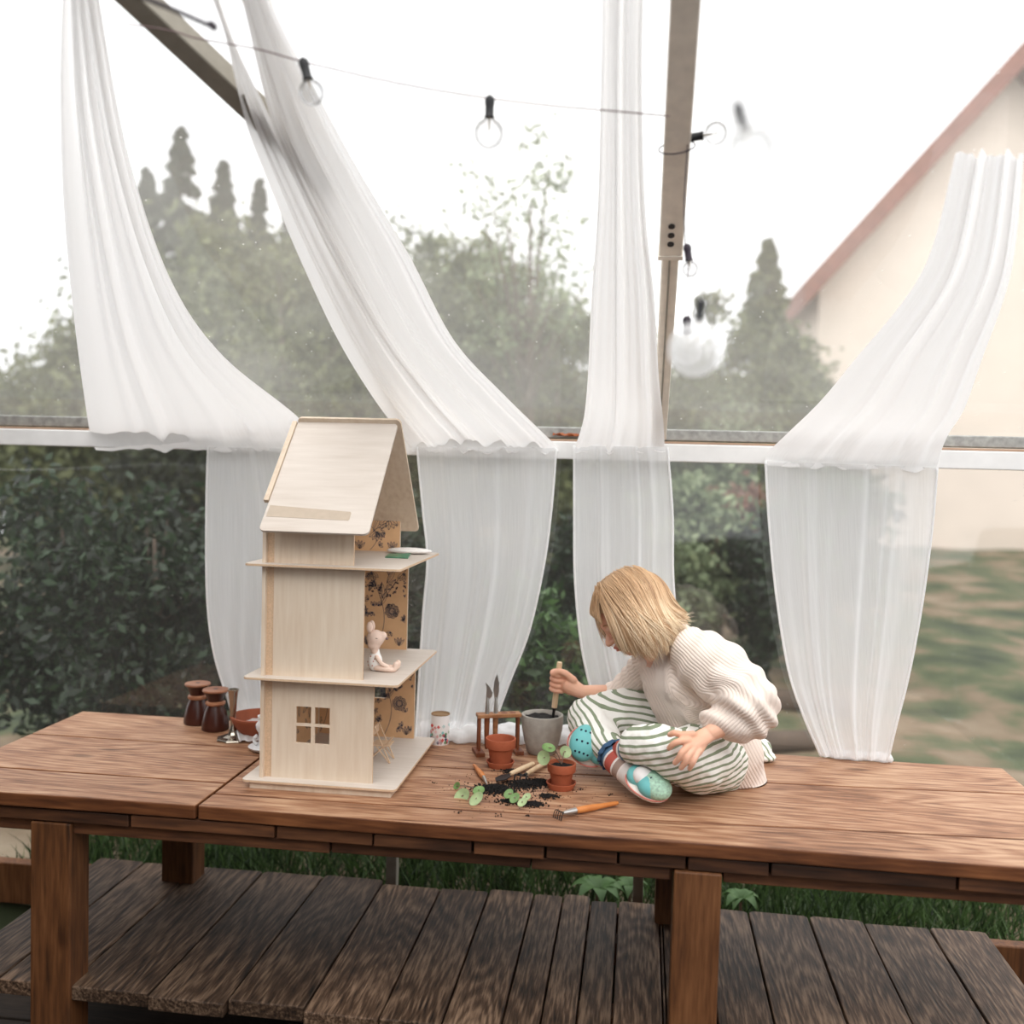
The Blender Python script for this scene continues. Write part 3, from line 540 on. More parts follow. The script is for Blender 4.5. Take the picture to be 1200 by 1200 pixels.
def pholes(x0,x1,z0,z1,y,holes,th,name,mat):
    xs=sorted(set([x0,x1]+[h[0] for h in holes]+[h[1] for h in holes])); zs=sorted(set([z0,z1]+[h[2] for h in holes]+[h[3] for h in holes])); m=MB()
    inside=lambda cx,cz:any(h[0]<cx<h[1] and h[2]<cz<h[3] for h in holes)
    cell={}
    for i in range(len(xs)-1):
        for j in range(len(zs)-1):
            cell[i,j]=not inside((xs[i]+xs[i+1])/2,(zs[j]+zs[j+1])/2)
    for (i,j),ok in cell.items():
        if not ok: continue
        a,b_,c,d_=xs[i],xs[i+1],zs[j],zs[j+1]
        m.add([(a,y,c),(b_,y,c),(b_,y,d_),(a,y,d_)],[(0,1,2,3)]); m.add([(a,y+th,c),(b_,y+th,c),(b_,y+th,d_),(a,y+th,d_)],[(3,2,1,0)])
        if not cell.get((i-1,j)): m.add([(a,y,c),(a,y,d_),(a,y+th,d_),(a,y+th,c)],[(0,1,2,3)])
        if not cell.get((i+1,j)): m.add([(b_,y,c),(b_,y,d_),(b_,y+th,d_),(b_,y+th,c)],[(3,2,1,0)])
        if not cell.get((i,j-1)): m.add([(a,y,c),(b_,y,c),(b_,y+th,c),(a,y+th,c)],[(3,2,1,0)])
        if not cell.get((i,j+1)): m.add([(a,y,d_),(b_,y,d_),(b_,y+th,d_),(a,y+th,d_)],[(0,1,2,3)])
    return m.build(name,mat,dh)
BX=-.818
wx=[(-.7425,-.708),(-.700,-.6655)]; 
z_=[(-0.6977,2.1,0.603)[2],(-0.697,2.1,0.565)[2],(-0.6969,2.1,0.5593)[2],(-0.6963,2.1,0.5212)[2]]
wz=[(z_[3],z_[2]),(z_[1],z_[0])]
holes=[(a,b_,c,d_) for a,b_ in wx for c,d_ in wz]
tiers=[(T+.021,.663,-.567),(.669,.9135,-.593),(.9195,1.005,-.618)]
for k,(z0,z1,xr) in enumerate(tiers):
    pholes(BX+.02,xr,z0,z1,WY,holes if k==0 else [],TH,'side_wall',M['ply'])
    MB().box(xr-.0001,xr+.0003,WY+.0006,WY+TH-.0006,z0,z1).build('ply_edge',M['plyedge'],dh)
    fx=[-.559,-.583,-.606][k]
    o=pholes(BX+.006,fx,z0,z1 if k<2 else 1.03,FY,[(a+.03,b_+.03,c+.02,d_+.02) for a,b_,c,d_ in holes] if k==0 else [],TH,'far_wall',M['ply'])
    pp=pholes(BX+.008,fx-.0005,z0,z1 if k<2 else 1.03,FY-.0008,[(a+.03,b_+.03,c+.02,d_+.02) for a,b_,c,d_ in holes] if k==0 else [],.0006,'wallpaper',M['paper'])
    # printed flowers: outlines lying flat on the paper
    pr=MB(); yy=FY-.0013; rnd=random.Random(20+k); zt=z1 if k<2 else 1.028
    def rib(P,wd,pr=pr,yy=yy,fx=fx,z0=z0,zt=zt):
        P=[p for p in P if p[0]<fx-.004 and z0+.002<p[1]<zt-.002 and p[0]>BX+.01]
        for a,b_ in zip(P[:-1],P[1:]):
            a=Vector(a);b_=Vector(b_); 
            if (b_-a).length>.02 or (b_-a).length<1e-6: continue
            n_=Vector((-(b_-a).y,(b_-a).x)).normalized()*wd/2
            pr.add([(p.x,yy,p.y) for p in (a-n_,b_-n_,b_+n_,a+n_)],[(0,1,2,3)])
    def leaf(c,ang,L_,W_,fill=0):
        c=Vector(c); e=Vector((math.cos(ang),math.sin(ang))); n_=Vector((-e.y,e.x))
        up_=[tuple(c+e*L_*t+n_*W_*math.sin(pi*t)) for t in np.linspace(0,1,8)]; dn=[tuple(c+e*L_*t-n_*W_*math.sin(pi*t)) for t in np.linspace(0,1,8)]
        rib(up_,.0009); rib(dn,.0009); rib([tuple(c+e*L_*t) for t in np.linspace(0,1,5)],.0007)
        if fill>1: rib([tuple(c+e*L_*t+n_*W_*.5*math.sin(pi*t)) for t in np.linspace(0,1,8)],.0007)
    def rosette(c,R_):
        for k2 in range(9):
            a=2*pi*k2/9; q=(c[0]+R_*.72*math.cos(a),c[1]+R_*.72*math.sin(a))
            rib([(q[0]+R_*.27*math.cos(t),q[1]+R_*.27*math.sin(t)) for t in np.linspace(0,2*pi,9)],.0016)
            rib([(q[0]+R_*.1*math.cos(t),q[1]+R_*.1*math.sin(t)) for t in np.linspace(0,2*pi,6)],.0016)
        for rr_ in (.12,.3,.42): rib([(c[0]+R_*rr_*math.cos(t),c[1]+R_*rr_*math.sin(t)) for t in np.linspace(0,2*pi,12)],.0014)
    def tulip(c,s):
        for a in (pi/2,pi/2+.5,pi/2-.5,pi/2+.95,pi/2-.95): leaf((c[0],c[1]),a+pi,s,s*.22,1)
    for ox in (-.17,-.085,0):
        xr_=fx+ox
        rib([(xr_-.085+.0*t,z0+.01+.0*t) for t in (0,)] ,.001)
        h=zt-z0
        # a big curling stem with flowers on it
        rib([(xr_-.075+.07*t**.6*(1),z0+h*(.42+.42*t**.5)) for t in np.linspace(0.02,1,16)],.0012)
        rib([(xr_-.08+.02*math.sin(5*t),z0+h*t) for t in np.linspace(.02,.95,24)],.0012)
        if k<2: rosette((xr_-.040,z0+h*.40),.019 if k<2 else .009)
        if k<2: tulip((xr_-.010,z0+h*.80),.022); tulip((xr_-.028,z0+h*.99),.02)
        for q in range(6 if k<2 else 1): leaf((xr_-.07+.005*q,z0+h*(.45+.08*q)),1.2+.5*math.sin(q*2),.042,.006,2)
        for q in range(4): leaf((xr_-.02,z0+h*.04),.9+.42*q,.022,.003,1)
        for q in range(22 if k<2 else 5):
            a=rnd.uniform(0,2*pi); c=(xr_-.028+.022*math.cos(a),z0+h*(.62+.08*math.sin(a*1.7))); leaf(c,rnd.uniform(0,6.2),.007,.0016,1)
        for q in range(14 if k<2 else 4):
            c=(xr_-rnd.uniform(.005,.1),z0+h*rnd.uniform(.06,.9)); b0=rnd.uniform(0,6)
            for s in range(3): leaf(c,b0+s*.8,.012,.0026,1)
    if k==2: tulip((fx-.03,z0+.085),.03); tulip((fx-.06,z0+.05),.025)
    label(pr.build('printed_flowers',M['ink'],pp),kind='stuff')
# back wall (seen edge on at the left) with a gable, two layers
def gable(x,th,z0,ztop,y0,y1,ym,zr,name):
    P=[(x,y0,z0),(x,y1,z0),(x,y1,ztop),(x,ym,zr),(x,y0,ztop)]
    return MB().extr(P,(th,0,0)).build(name,M['ply'],dh,bevel=.0005)
for k,(z0,z1,xr) in enumerate(tiers[:2]): MB().box(BX-.004,BX+.004,WY-.009,FY+.012,z0,z1).build('back_wall',M['ply'],dh,bevel=.0005)
gable(BX-.004,.008,.9195,1.012,WY-.009,FY+.012,2.305,1.225,'back_gable')
bw=MB().box(BX+.0041,BX+.0047,WY+.012,FY-.001,T+.0212,.6625).build('wallpaper',M['paper'],dh)
pr=MB(); rnd=random.Random(77)
for q in range(46):
    y_=rnd.uniform(WY+.03,FY-.03); z0_=rnd.uniform(T+.05,.64); a=rnd.uniform(0,6.28); L_=rnd.uniform(.02,.05)
    for sg in (-1,0,1):
        P=[(y_+L_*t*math.cos(a)-sg*L_*.2*math.sin(pi*t)*math.sin(a), z0_+L_*t*math.sin(a)+sg*L_*.2*math.sin(pi*t)*math.cos(a)) for t in np.linspace(0,1,8)]
        for (ya,za),(yb,zb2) in zip(P[:-1],P[1:]):
            n_=Vector((-(zb2-za),yb-ya)).normalized()*.0007
            if min(ya,yb)>WY+.014 and max(ya,yb)<FY-.003 and max(za,zb2)<.66 and min(za,zb2)>T+.023: pr.add([(BX+.0051,ya-n_.x,za-n_.y),(BX+.0051,yb-n_.x,zb2-n_.y),(BX+.0051,yb+n_.x,zb2+n_.y),(BX+.0051,ya+n_.x,za+n_.y)],[(0,1,2,3)])
label(pr.build('printed_flowers',M['ink'],bw),kind='stuff')
for k,(z0,z1,xr) in enumerate(tiers): MB().box(BX+.004,BX+.0195,WY+.002,WY+.01,z0,z1).build('corner_batten',M['plyedge'],dh)
# roof
ZR=1.234; YM=2.283; YE0,ZE0=2.045,.990; YE1,ZE1=2.495,.975
def roofpan(xa,xb,ya,za,yb,zb,th,name,r=.012,ext=0,mat='plyx',parent=None):
    """flat rounded board from eave (ya,za) to ridge (yb,zb)"""
    e=Vector((0,yb-ya,zb-za)); L_=e.length+ext; e.normalize(); nn=Vector((1,0,0)).cross(e)
    P=rrect(xa,xb,0,L_,r); q=[Vector((x,ya,za))+e*t for x,t in P]
    # rounded corners only at the eave
    q=[Vector((x,ya,za))+e*(t) for x,t in P]
    return MB().extr([tuple(v) for v in q],tuple(nn*th)).build(name,M[mat],parent or dh,bevel=.0006)
nr=roofpan(-.812,-.570,YE0,ZE0,YM,ZR,.006,'roof_panel')
fr_=roofpan(-.812,-.562,YE1,ZE1,YM+.004,ZR,.006,'roof_panel',ext=.020,mat='ply')
# slot of the near roof panel closed by a wall tab, and the strip along the left verge
e=Vector((0,YM-YE0,ZR-ZE0)).normalized(); nn=Vector((1,0,0)).cross(e)
def onroof(x,t,h=0): v=Vector((x,YE0,ZE0))+e*t+nn*h; return tuple(v)
sgn=1 if nn.y<0 else -1
nn=nn*sgn
off0=.0062 if sgn>0 else .0002
tab=MB().extr([onroof(*q) for q in ((-.806,.040),(-.622,.036),(-.6195,.039),(-.6195,.058),(-.622,.061),(-.806,.073))],tuple(nn*(.0066 if sgn>0 else .0006)))
tab.build('slot_tab',plain('slot_tab_ply',(184,168,150),.65,scale=60,var=.05),nr)
vg=MB().extr([onroof(-.824,.085),onroof(-.813,.085),onroof(-.813,.338),onroof(-.824,.338)],tuple(nn*.010)); vg.build('verge_strip',M['ply'],dh,bevel=.0005)
# small things inside the dollhouse
ch=thing('doll_chair',(-.60,2.27,T+.021),'tiny folding wooden chair on the dollhouse ground floor','chair')
zb=T+.021
for dy in (0,.04):
    for a,c in (((-.62,zb),(-.568,zb+.052)),((-.567,zb),(-.60,zb+.040)),((-.605,zb+.085),(-.565,zb+.0))):
        MB().tube([(a[0],2.25+dy,a[1]+.001),(c[0],2.25+dy,c[1]+.001)],.0016,8).build('leg',M['plyedge'],ch)
MB().box(-.61,-.567,2.248,2.292,zb+.040,zb+.043).build('seat',M['plyedge'],ch)
MB().box(-.608,-.604,2.248,2.292,zb+.066,zb+.084).build('backrest',M['plyedge'],ch)
# plush animal
c=Vector((-0.5889,2.2,0.6622)); c.z=.669
toy=thing('plush_toy',tuple(c),'pale pink plush mouse in a printed white shirt sitting in the dollhouse','toy')
hd=Vector((-0.5925,2.2,0.7446)); bd=Vector((-0.5927,2.205,0.6846))
m=MB(); m.ball(hd,(.021,.018,.020)); m.ball(hd+Vector((.016,0,.006)),(.011,.009,.011)); m.ball(hd+Vector((-.003,0,-.014)),(.016,.015,.014)); m.ball(hd+Vector((-.002,0,-.026)),(.009,.009,.012))
m,_=remeshed(m,.0025,3); m.build('head',M['plush'],toy,smooth=2)
MB().ball(hd+Vector((.0265,0,.001)),(.004,.004,.0035),10,8).build('nose',plain('toy_nose',(120,96,92),.7),toy,smooth=2)
m=MB()
for dy in (-.009,.011):
    m.ball(hd+Vector((-.012,dy,.026)),(.0075,.005,.013),12,8)
m.build('ears',M['plush'],toy,smooth=2)
MB().tube([hd+Vector((.004,-.0165,.003)),hd+Vector((.009,-.0158,.0022))],.0008,6).build('stitched_eye',M['lash'],toy)
m=MB(); m.ball(Vector((bd.x-.001,bd.y,.669+.022)),(.017,.015,.0235)); m.ball(Vector((bd.x+.0,bd.y,.669+.042)),(.010,.010,.012)); m,_=remeshed(m,.003,2); m.build('shirt',M['plushwhite'],toy,smooth=2)
rnd=random.Random(5)
sp=MB(); 
for q in range(12):
    a=rnd.uniform(-1.2,1.0); zz=rnd.uniform(-.7,.7); ce=Vector((bd.x-.001,bd.y,.691)); dv=Vector((.0165*math.sin(a)*math.cos(zz),-.0155*math.cos(a)*math.cos(zz),.023*math.sin(zz))); sp.ball(ce+dv,(.0016,.0008,.0016),6,4)
sp.build('printed_spots',M['brownprint'],toy)
for dy,s in ((-.008,0),(.014,.004)):
    MB().capsule([(bd.x+.004,bd.y+dy,.678),(bd.x+.028,bd.y+dy-.004,.6765),(bd.x+.046,bd.y+dy,.677),(bd.x+.050,bd.y+dy,.688)],[.007,.0065,.0065,.006],10).build('leg',M['plush'],toy,smooth=2)
MB().capsule([(bd.x+.006,bd.y-.013,.703),(bd.x+.018,bd.y-.016,.690),(bd.x+.030,bd.y-.012,.683)],[.005,.0045,.005],10).build('arm',M['plush'],toy,smooth=2)
# packet and folded cloth on the top floor
c=Vector((-0.5927,2.3937,0.9195))
m=MB(); m.add([(c.x-.04,c.y+.05,.922),(c.x+.03,c.y+.05,.923),(c.x+.038,c.y-.03,.9215),(c.x-.038,c.y-.03,.9205),(c.x-.04,c.y+.05,.9215),(c.x+.03,c.y+.05,.9218),(c.x+.038,c.y-.03,.9200),(c.x-.038,c.y-.03,.9198)],[(0,3,2,1),(4,5,6,7),(0,1,5,4),(1,2,6,5),(2,3,7,6),(3,0,4,7)])
c0=Vector((-0.5767,2.3297,0.9195)); 
pk=MB().box(c0.x-.028,c0.x+.028,c0.y-.03,c0.y+.05,.9198,.9225); pk.v=[(x+(y-c0.y)*-.15,y,z+(.004 if x>c0.x and y>c0.y else 0)) for x,y,z in pk.v]
pt=label(pk.build('seed_packet',M['packet'],origin=(c0.x,c0.y,.9198),bevel=.0006),'small shiny green seed packet on the dollhouse top floor','packet')
pl=MB(); pc=Vector((c0.x+.005,c0.y+.10,.9198))
pl.ball((pc.x,pc.y,.9198+.0075),(.058,.03,.0075),24,8); label(pl.build('doll_pillow',M['plushwhite'],origin=tuple(pc),smooth=2),'flat cream doll pillow behind the green seed packet','pillow')

# ------------------------------------------------------------------ ornaments at the left
def jar(x,y,r,h,lab):
    t=thing('wooden_vase',(x,y,T),lab,'vase','dark wooden vases at the left end of the table')
    MB().lathe([(0,0),(r*.92,0),(r*1.0,.004),(r*.98,h*.18),(r*.80,h*.42),(r*.60,h*.56),(r*.56,h*.60),(0,h*.60)],40,(x,y,T)).build('body',M['darkjar'],t,smooth=1)
    MB().lathe([(0,h*.58),(r*.66,h*.585),(r*.74,h*.62),(r*.72,h*.655),(r*.6,h*.68),(0,h*.68)],40,(x,y,T)).build('collar',M['jarrim'],t,smooth=1)
    MB().lathe([(0,h*.67),(r*.55,h*.675),(r*.62,h*.76),(r*.84,h*.88),(r*.9,h*.90),(0,h*.90)],40,(x,y,T)).build('neck',M['darkjar'],t,smooth=1)
    MB().lathe([(0,h*.89),(r*.93,h*.90),(r*.97,h*.925),(r*.93,h*.95),(r*.6,h*.965),(r*.25,h*.96),(r*.18,h*.955),(r*.17,h*.90)],40,(x,y,T)).build('rim',M['jarrim'],t,smooth=1)
    MB().lathe([(0,h*.956),(r*.17,h*.9565)],20,(x,y,T)).build('opening',M['black'],t)
jar(-1.185,2.560,.036,.117,'rear dark wooden vase with a pale disc rim, further left')
jar(-1.112,2.512,.036,.115,'dark reddish-brown wooden vase with a carved rim, nearer the candlestick')
c=Vector((-1.028,2.43,T)); t=thing('candlestick',tuple(c),'slim tarnished pewter candlestick beside the wooden vases','candlestick')
o=MB().lathe([(0,0),(.042,0),(.0425,.003),(.040,.006),(.026,.009),(.0145,.014),(.011,.020),(.0085,.028),(.0075,.031)],8,tuple(c)); o.build('foot',M['pewter'],t,bevel=.0006)
MB().lathe([(.010,.022),(.0095,.028),(.0065,.034),(.0062,.045),(.008,.075),(.0105,.105),(.0125,.124),(.0145,.129),(.0145,.132),(.011,.132),(.0095,.120),(0,.119)],28,tuple(c)).build('stem',M['pewter'],t,smooth=1)
c=(-.972,2.462,T); label(MB().lathe([(0,0),(.03,0),(.034,.004),(.055,.026),(.068,.048),(.072,.055),(.072,.060),(.066,.061),(.062,.055),(.045,.025),(.0,.010)],48,c).build('terracotta_bowl',M['terradark'],origin=c,smooth=1),'round terracotta bowl half hidden behind the dollhouse','bowl')
c=(-.912,2.36,T); t=thing('candle_holder',c,'white ceramic candle holder with ring handle beside the dollhouse','candle holder')
MB().lathe([(0,0),(.030,0),(.040,.006),(.043,.011),(.040,.012),(.02,.010),(.016,.016),(.018,.028),(.018,.045),(.024,.055),(.025,.066),(.019,.075),(.017,.080),(.021,.083),(.021,.087),(.016,.087),(.014,.080),(0,.078)],40,c).build('body',M['ceramic'],t,smooth=1)
q=Vector(c)+Vector((-.024,0,.02)); MB().tube([q+Vector((-.008+.0*k,0,0))+Vector((-.007*math.sin(k/8*pi)*1.2+.009,0,.024*(k/8)+ -.008)) for k in range(9)],.004,10).build('handle',M['ceramic'],t,smooth=2)
MB().ball(Vector(c)+Vector((-.021,-.012,.060)),(.0025,.0018,.003),8,6).build('painted_flower',M['navy'],t)

# ------------------------------------------------------------------ potting things
c=Vector((-.503,2.578,T)); c.z=T
c=Vector((-.500,2.515,T))
t=thing('paper_can',tuple(c),'white cardboard can printed with little flowers, beside the dollhouse','can')
MB().lathe([(0,0),(.0235,0),(.024,.001),(.024,.078),(.0228,.078),(.0225,.004),(0,.004)],40,tuple(c)).build('body',M['tin'],t,smooth=1)
MB().lathe([(.0241,.0765),(.0246,.078),(.024,.0795),(.0226,.0795),(.0222,.010),(0,.010)],40,tuple(c)).build('rim',M['kraft'],t,smooth=1)
rnd=random.Random(9)
for mt in ('red','navy','pink','teal','greenprint','red'):
    m=MB()
    for q in range(7):
        a=-pi/2+rnd.uniform(-1.4,1.4); z=rnd.uniform(.006,.052); s=rnd.uniform(.0022,.0042)
        for k in range(4):
            aa=a+ .09*math.cos(k*1.57); zz=z+.0026*math.sin(k*1.57)
            m.ball(c+Vector((.0241*math.cos(aa),.0241*math.sin(aa),zz)),(s*.5,s*.5,s*.55),6,4)
    label(m.build('printed_flowers',M[mt],t),kind='stuff')
# tool rack
rl=Vector((-0.3827,2.4254,0.42)); rr_=Vector((-0.2832,2.5086,0.42)); ax=(Vector((-.29,2.500,0))-Vector((-.395,2.425,0))).normalized()
RC=Vector((-.340,2.462,T)); rk=thing('tool_rack',tuple(RC),'small brown wooden rack holding two hand tools upright','rack')
def obox(C_,ax,l,w_,h,z): 
    n_=Vector((-ax.y,ax.x,0)); q=[C_+ax*(l/2*a)+n_*(w_/2*b_) for a,b_ in ((-1,-1),(1,-1),(1,1),(-1,1))]
    m=MB(); m.prism([(v.x,v.y) for v in q],z,z+h); return m
axr=Vector((1,.38,0)).normalized()
obox(RC,axr,.112,.030,.009,T+.093).build('top_bar',M['rack'],rk,bevel=.001)
obox(RC-axr*.050,Vector((-axr.y,axr.x,0)),.062,.022,.010,T).build('foot_bar',M['rackdark'],rk,bevel=.001); obox(RC+axr*.050,Vector((-axr.y,axr.x,0)),.062,.022,.010,T).build('foot_bar',M['rackdark'],rk,bevel=.001)
nr_=Vector((-axr.y,axr.x,0))
for a in (-1,1): 
    for b_ in (-1,1): p=RC+axr*(.050*a)+nr_*(.009*b_); MB().tube([(p.x,p.y,T+.010),(p.x,p.y,T+.0935)],.0035,12).build('dowel',M['rackdark'],rk,smooth=40)
for s in (.014,.036): p=RC+axr*s; MB().tube([(p.x,p.y,T+.0935),(p.x,p.y,T+.1025)],.0082,18).build('hole',M['rackdark'],rk,smooth=40)
for s,lab,blade in ((-.030,'small steel pruning knife standing in the rack, left and shorter','k'),(-.008,'narrow pointed steel trowel standing in the rack, right and taller','t')):
    p=RC+axr*s; t=thing('hand_tool',(p.x,p.y,T+.012),lab,'tool')
    MB().tube([(p.x,p.y,T+.012),(p.x,p.y,T+.04),(p.x,p.y,T+.09),(p.x,p.y,T+.1)],[.004,.006,.0075,.0065],14).build('handle',M['rackdark'] if blade=='k' else M['rack'],t,smooth=40)
    h=.1 if blade=='k' else .105
    MB().tube([(p.x,p.y,T+.098),(p.x,p.y,T+.108),(p.x,p.y,T+.130),(p.x,p.y,T+.142)],[.007,.006,.0048,.003],14).build('ferrule',M['steel'],t,smooth=40)
    zb_=T+.138; H=.042 if blade=='k' else .062
    if blade=='k': P=[(-.004,0),(.005,0),(.012,.010),(.0125,.018),(.005,.032),(-.006,.044),(-.003,.026)]
    else: P=[(-.004,0),(.004,0),(.0075,.02),(.0070,.042),(.0015,.064),(-.0055,.046),(-.0075,.024)]
    m=MB().extr([(p.x+a,p.y-.001,zb_+z) for a,z in P],(0,.0018,0)); m.build('blade',M['steel'],t,bevel=.0004)
# pots
def pot(c,R_,H,name,lab,mat='terra',sauc=None,soil=None,soilh=.8):
    t=thing('flower_pot',c,lab,'flower pot')
    zb_=.006 if sauc else 0
    MB().lathe([(0,zb_),(R_*.66,zb_),(R_*.68,zb_+.002),(R_*.86,H*.66),(R_*.87,H*.67),(R_*1.0,H*.68),(R_*1.01,H*.70),(R_*1.04,H*.97),(R_*1.02,H),(R_*.93,H),(R_*.91,H*.97),(R_*.84,H*.66),(R_*.6,.012),(0,.012)],48,c).build('pot',M[mat],t,smooth=1)
    if sauc: MB().lathe([(0,0),(sauc*.82,0),(sauc,.013),(sauc,.0145),(sauc*.93,.0145),(sauc*.8,.0045),(0,.004)],48,c).build('saucer',M[mat],t,smooth=1)
    if soil:
        m=MB(); n=14; pts=[(0,0,0)]
        v=[(c[0],c[1],c[2]+H*soilh+.003)]; f=[]
        for i in range(1,6):
            for k in range(30): a=2*pi*k/30; r=R_*.9*i/5; v.append((c[0]+r*math.cos(a),c[1]+r*math.sin(a),c[2]+H*soilh+.003*noise.noise(Vector((r*90*math.cos(a),r*90*math.sin(a),1)))))
        f=[(0,1+k,1+(k+1)%30) for k in range(30)]+[(1+(i-1)*30+k,1+i*30+k,1+i*30+(k+1)%30,1+(i-1)*30+(k+1)%30) for i in range(1,5) for k in range(30)]
        m.add(v,f); label(m.build('soil',M['soil'],t,smooth=2),kind='stuff')
    return t
pot((-.318,2.352,T),.0355,.070,'flower_pot','empty terracotta pot on its saucer in front of the wooden tool rack',sauc=.034)
p2=pot((-.160,2.222,T),.0315,.058,'flower_pot','small terracotta pot with a seedling and wide saucer, nearest the child','terra',sauc=.034,soil=1,soilh=.86)
# stone pot
sc=(-.232,2.492,T)
t=thing('flower_pot',sc,'grey cast-stone pot full of soil that the child is digging in','flower pot')
MB().lathe([(0,0),(.034,0),(.037,.003),(.045,.03),(.052,.065),(.0535,.092),(.0525,.098),(.049,.099),(.046,.096),(.045,.082),(.04,.02),(0,.01)],56,sc).build('pot',M['stone'],t,smooth=1)
m=MB(); v=[(sc[0],sc[1],T+.092)]; f=[]
for i in range(1,6):
    for k in range(30): a=2*pi*k/30; r=.0455*i/5; v.append((sc[0]+r*math.cos(a),sc[1]+r*math.sin(a),T+.089+.005*noise.noise(Vector((r*60*math.cos(a),r*60*math.sin(a),1)))))
f=[(0,1+k,1+(k+1)%30) for k in range(30)]+[(1+(i-1)*30+k,1+i*30+k,1+i*30+(k+1)%30,1+(i-1)*30+(k+1)%30) for i in range(1,5) for k in range(30)]
m.add(v,f); label(m.build('soil',M['soil'],t,smooth=2),kind='stuff')
# seedling and cuttings
def rleaf(m,c,n_,r,cup=.25,squ=1.):
    c=Vector(c); n_=Vector(n_).normalized(); a_=n_.orthogonal().normalized(); b_=n_.cross(a_); v=[c-n_*r*cup]; K=18
    for i in (1,2,3):
        for k in range(K): t_=2*pi*k/K; v.append(c+(a_*math.cos(t_)+b_*math.sin(t_)*squ)*r*i/3-n_*r*cup*(1-(i/3)**2)*1.)
    f=[(0,1+k,1+(k+1)%K) for k in range(K)]+[(1+(i-1)*K+k,1+i*K+k,1+i*K+(k+1)%K,1+(i-1)*K+(k+1)%K) for i in (1,2) for k in range(K)]
    b0=m.add(v,f); m.add([p-n_*.0008 for p in v],[q[::-1] for q in f])
base=Vector((-.160,2.222,T+.055))
sd=thing('seedling',tuple(base),'young round-leaved seedling growing in the small terracotta pot','plant')
for e_,n_,r_l,mt in (((-0.1888,2.2,0.5175),(.2,-.4,1),.0155,'succulent'),((-0.1979,2.18,0.4994),(-.5,-1,.25),.0165,'palelf'),((-0.153,2.24,0.4986),(.4,-.8,.5),.014,'palelf')):
    e_=Vector(e_); mid=(base+e_)/2+Vector((0,0,.012)); st=MB(); st.tube(curve([base,mid,e_],6),.0011,7); so_=st.build('stem',M['stem'],sd,smooth=2)
    m=MB(); rleaf(m,e_,n_,r_l); m.build('leaf',M[mt],so_,smooth=2)
def cutting(c,leaves,lab):
    t=thing('plant_cutting',c,lab,'plant')
    for e_,n_,r_l,mt,sq_ in leaves:
        e_=Vector(e_); st=MB(); st.tube(curve([Vector(c)+Vector((0,0,.003)),(Vector(c)+e_)/2+Vector((0,0,.006)),e_],5),.0012,7); so_=st.build('stem',M['stem'],t,smooth=2)
        m=MB(); rleaf(m,e_,n_,r_l,.2,sq_); m.build('leaf',M[mt],so_,smooth=2)
cutting((-0.3365,2.1578,0.42),[((-0.3675,2.105,0.4257),(-.2,-1,.5),.019,'palelf',.8),((-0.3306,2.075,0.4327),(.2,-.9,.5),.018,'palelf',.6),((-0.3303,2.105,0.4415),(.1,-.5,.9),.014,'succulent',.8),((-0.3902,2.165,0.4275),(-.6,-.8,.4),.010,'succulent',.8)],'left plant cutting with broad pale leaves lying by the soil heap')
cutting((-0.2365,2.1214,0.42),[((-0.2648,2.105,0.4385),(.2,-.8,.7),.0125,'succulent',.7),((-0.2491,2.085,0.4369),(.1,-.8,.6),.013,'succulent',.7),((-0.2301,2.065,0.4357),(0,-.7,.8),.012,'palelf',.7),((-0.2245,2.095,0.4372),(0,-.7,.8),.011,'palelf',.7)],'right plant cutting with small green leaves on the spilled soil')
# soil
m=MB(); rnd=random.Random(2)
def clod(x,y,z,s):
    v=[(x+s*rnd.uniform(.6,1)*a,y+s*rnd.uniform(.6,1)*b_,z+s*rnd.uniform(.6,1)*c_) for a,b_,c_ in ((1,0,0),(-1,0,0),(0,1,0),(0,-1,0),(0,0,1),(0,0,-.7))]
    m.add(v,[(0,2,4),(2,1,4),(1,3,4),(3,0,4),(2,0,5),(1,2,5),(3,1,5),(0,3,5)])
blobs=[((-0.3047,2.1764,0.42),.036,900),((-0.2432,2.2258,0.42),.030,700),((-0.2087,2.2518,0.42),.022,350),((-0.2098,2.0993,0.42),.018,250),((-0.2642,2.1045,0.42),.016,160),((-0.1838,2.1552,0.42),.018,150),((-0.1636,2.2305,0.42),.012,80),((-0.2841,2.3132,0.42),.020,120)]
for c,r,n in blobs:
    for q in range(n*2):
        a=rnd.uniform(0,2*pi); rad=abs(rnd.gauss(0,.55))*r; hh=max(0,(1-rad/r))*r*.34
        clod(c[0]+rad*math.cos(a)*1.45,c[1]+rad*math.sin(a),T+.001+rnd.uniform(0,1)*hh,rnd.uniform(.0012,.0036))
for q in range(420):
    clod(rnd.gauss(-.25,.085),rnd.gauss(2.20,.07),T+.001,rnd.uniform(.0006,.0019))
for c in ((-0.1165,2.2223,0.42),(-0.2147,2.0294,0.42),(-0.2757,2.0168,0.42),(-0.3609,2.0199,0.42),(-0.0484,2.1952,0.42),(-0.445,2.195,0.42)):
    for q in range(8): clod(c[0]+rnd.gauss(0,.004),c[1]+rnd.gauss(0,.004),T+.001,rnd.uniform(.001,.003))
label(m.build('spilled_soil',M['soil'],origin=(-.27,2.2,T)),'dark potting soil spilled in a loose heap across the table','soil',kind='stuff')
# tools lying on the table
def lying(a,b_,ra,rb,mat,name,t,z,seg=16,prof=None):
    a=Vector(a);b_=Vector(b_); pr=prof or [(0,.8),(.06,1),(.5,1.05),(.94,1),(1,.7)]
    return MB().tube([a.lerp(b_,u) for u,_ in pr],[(ra+(rb-ra)*u)*k for u,k in pr],seg).build(name,M[mat],t,smooth=40)
V=Vector
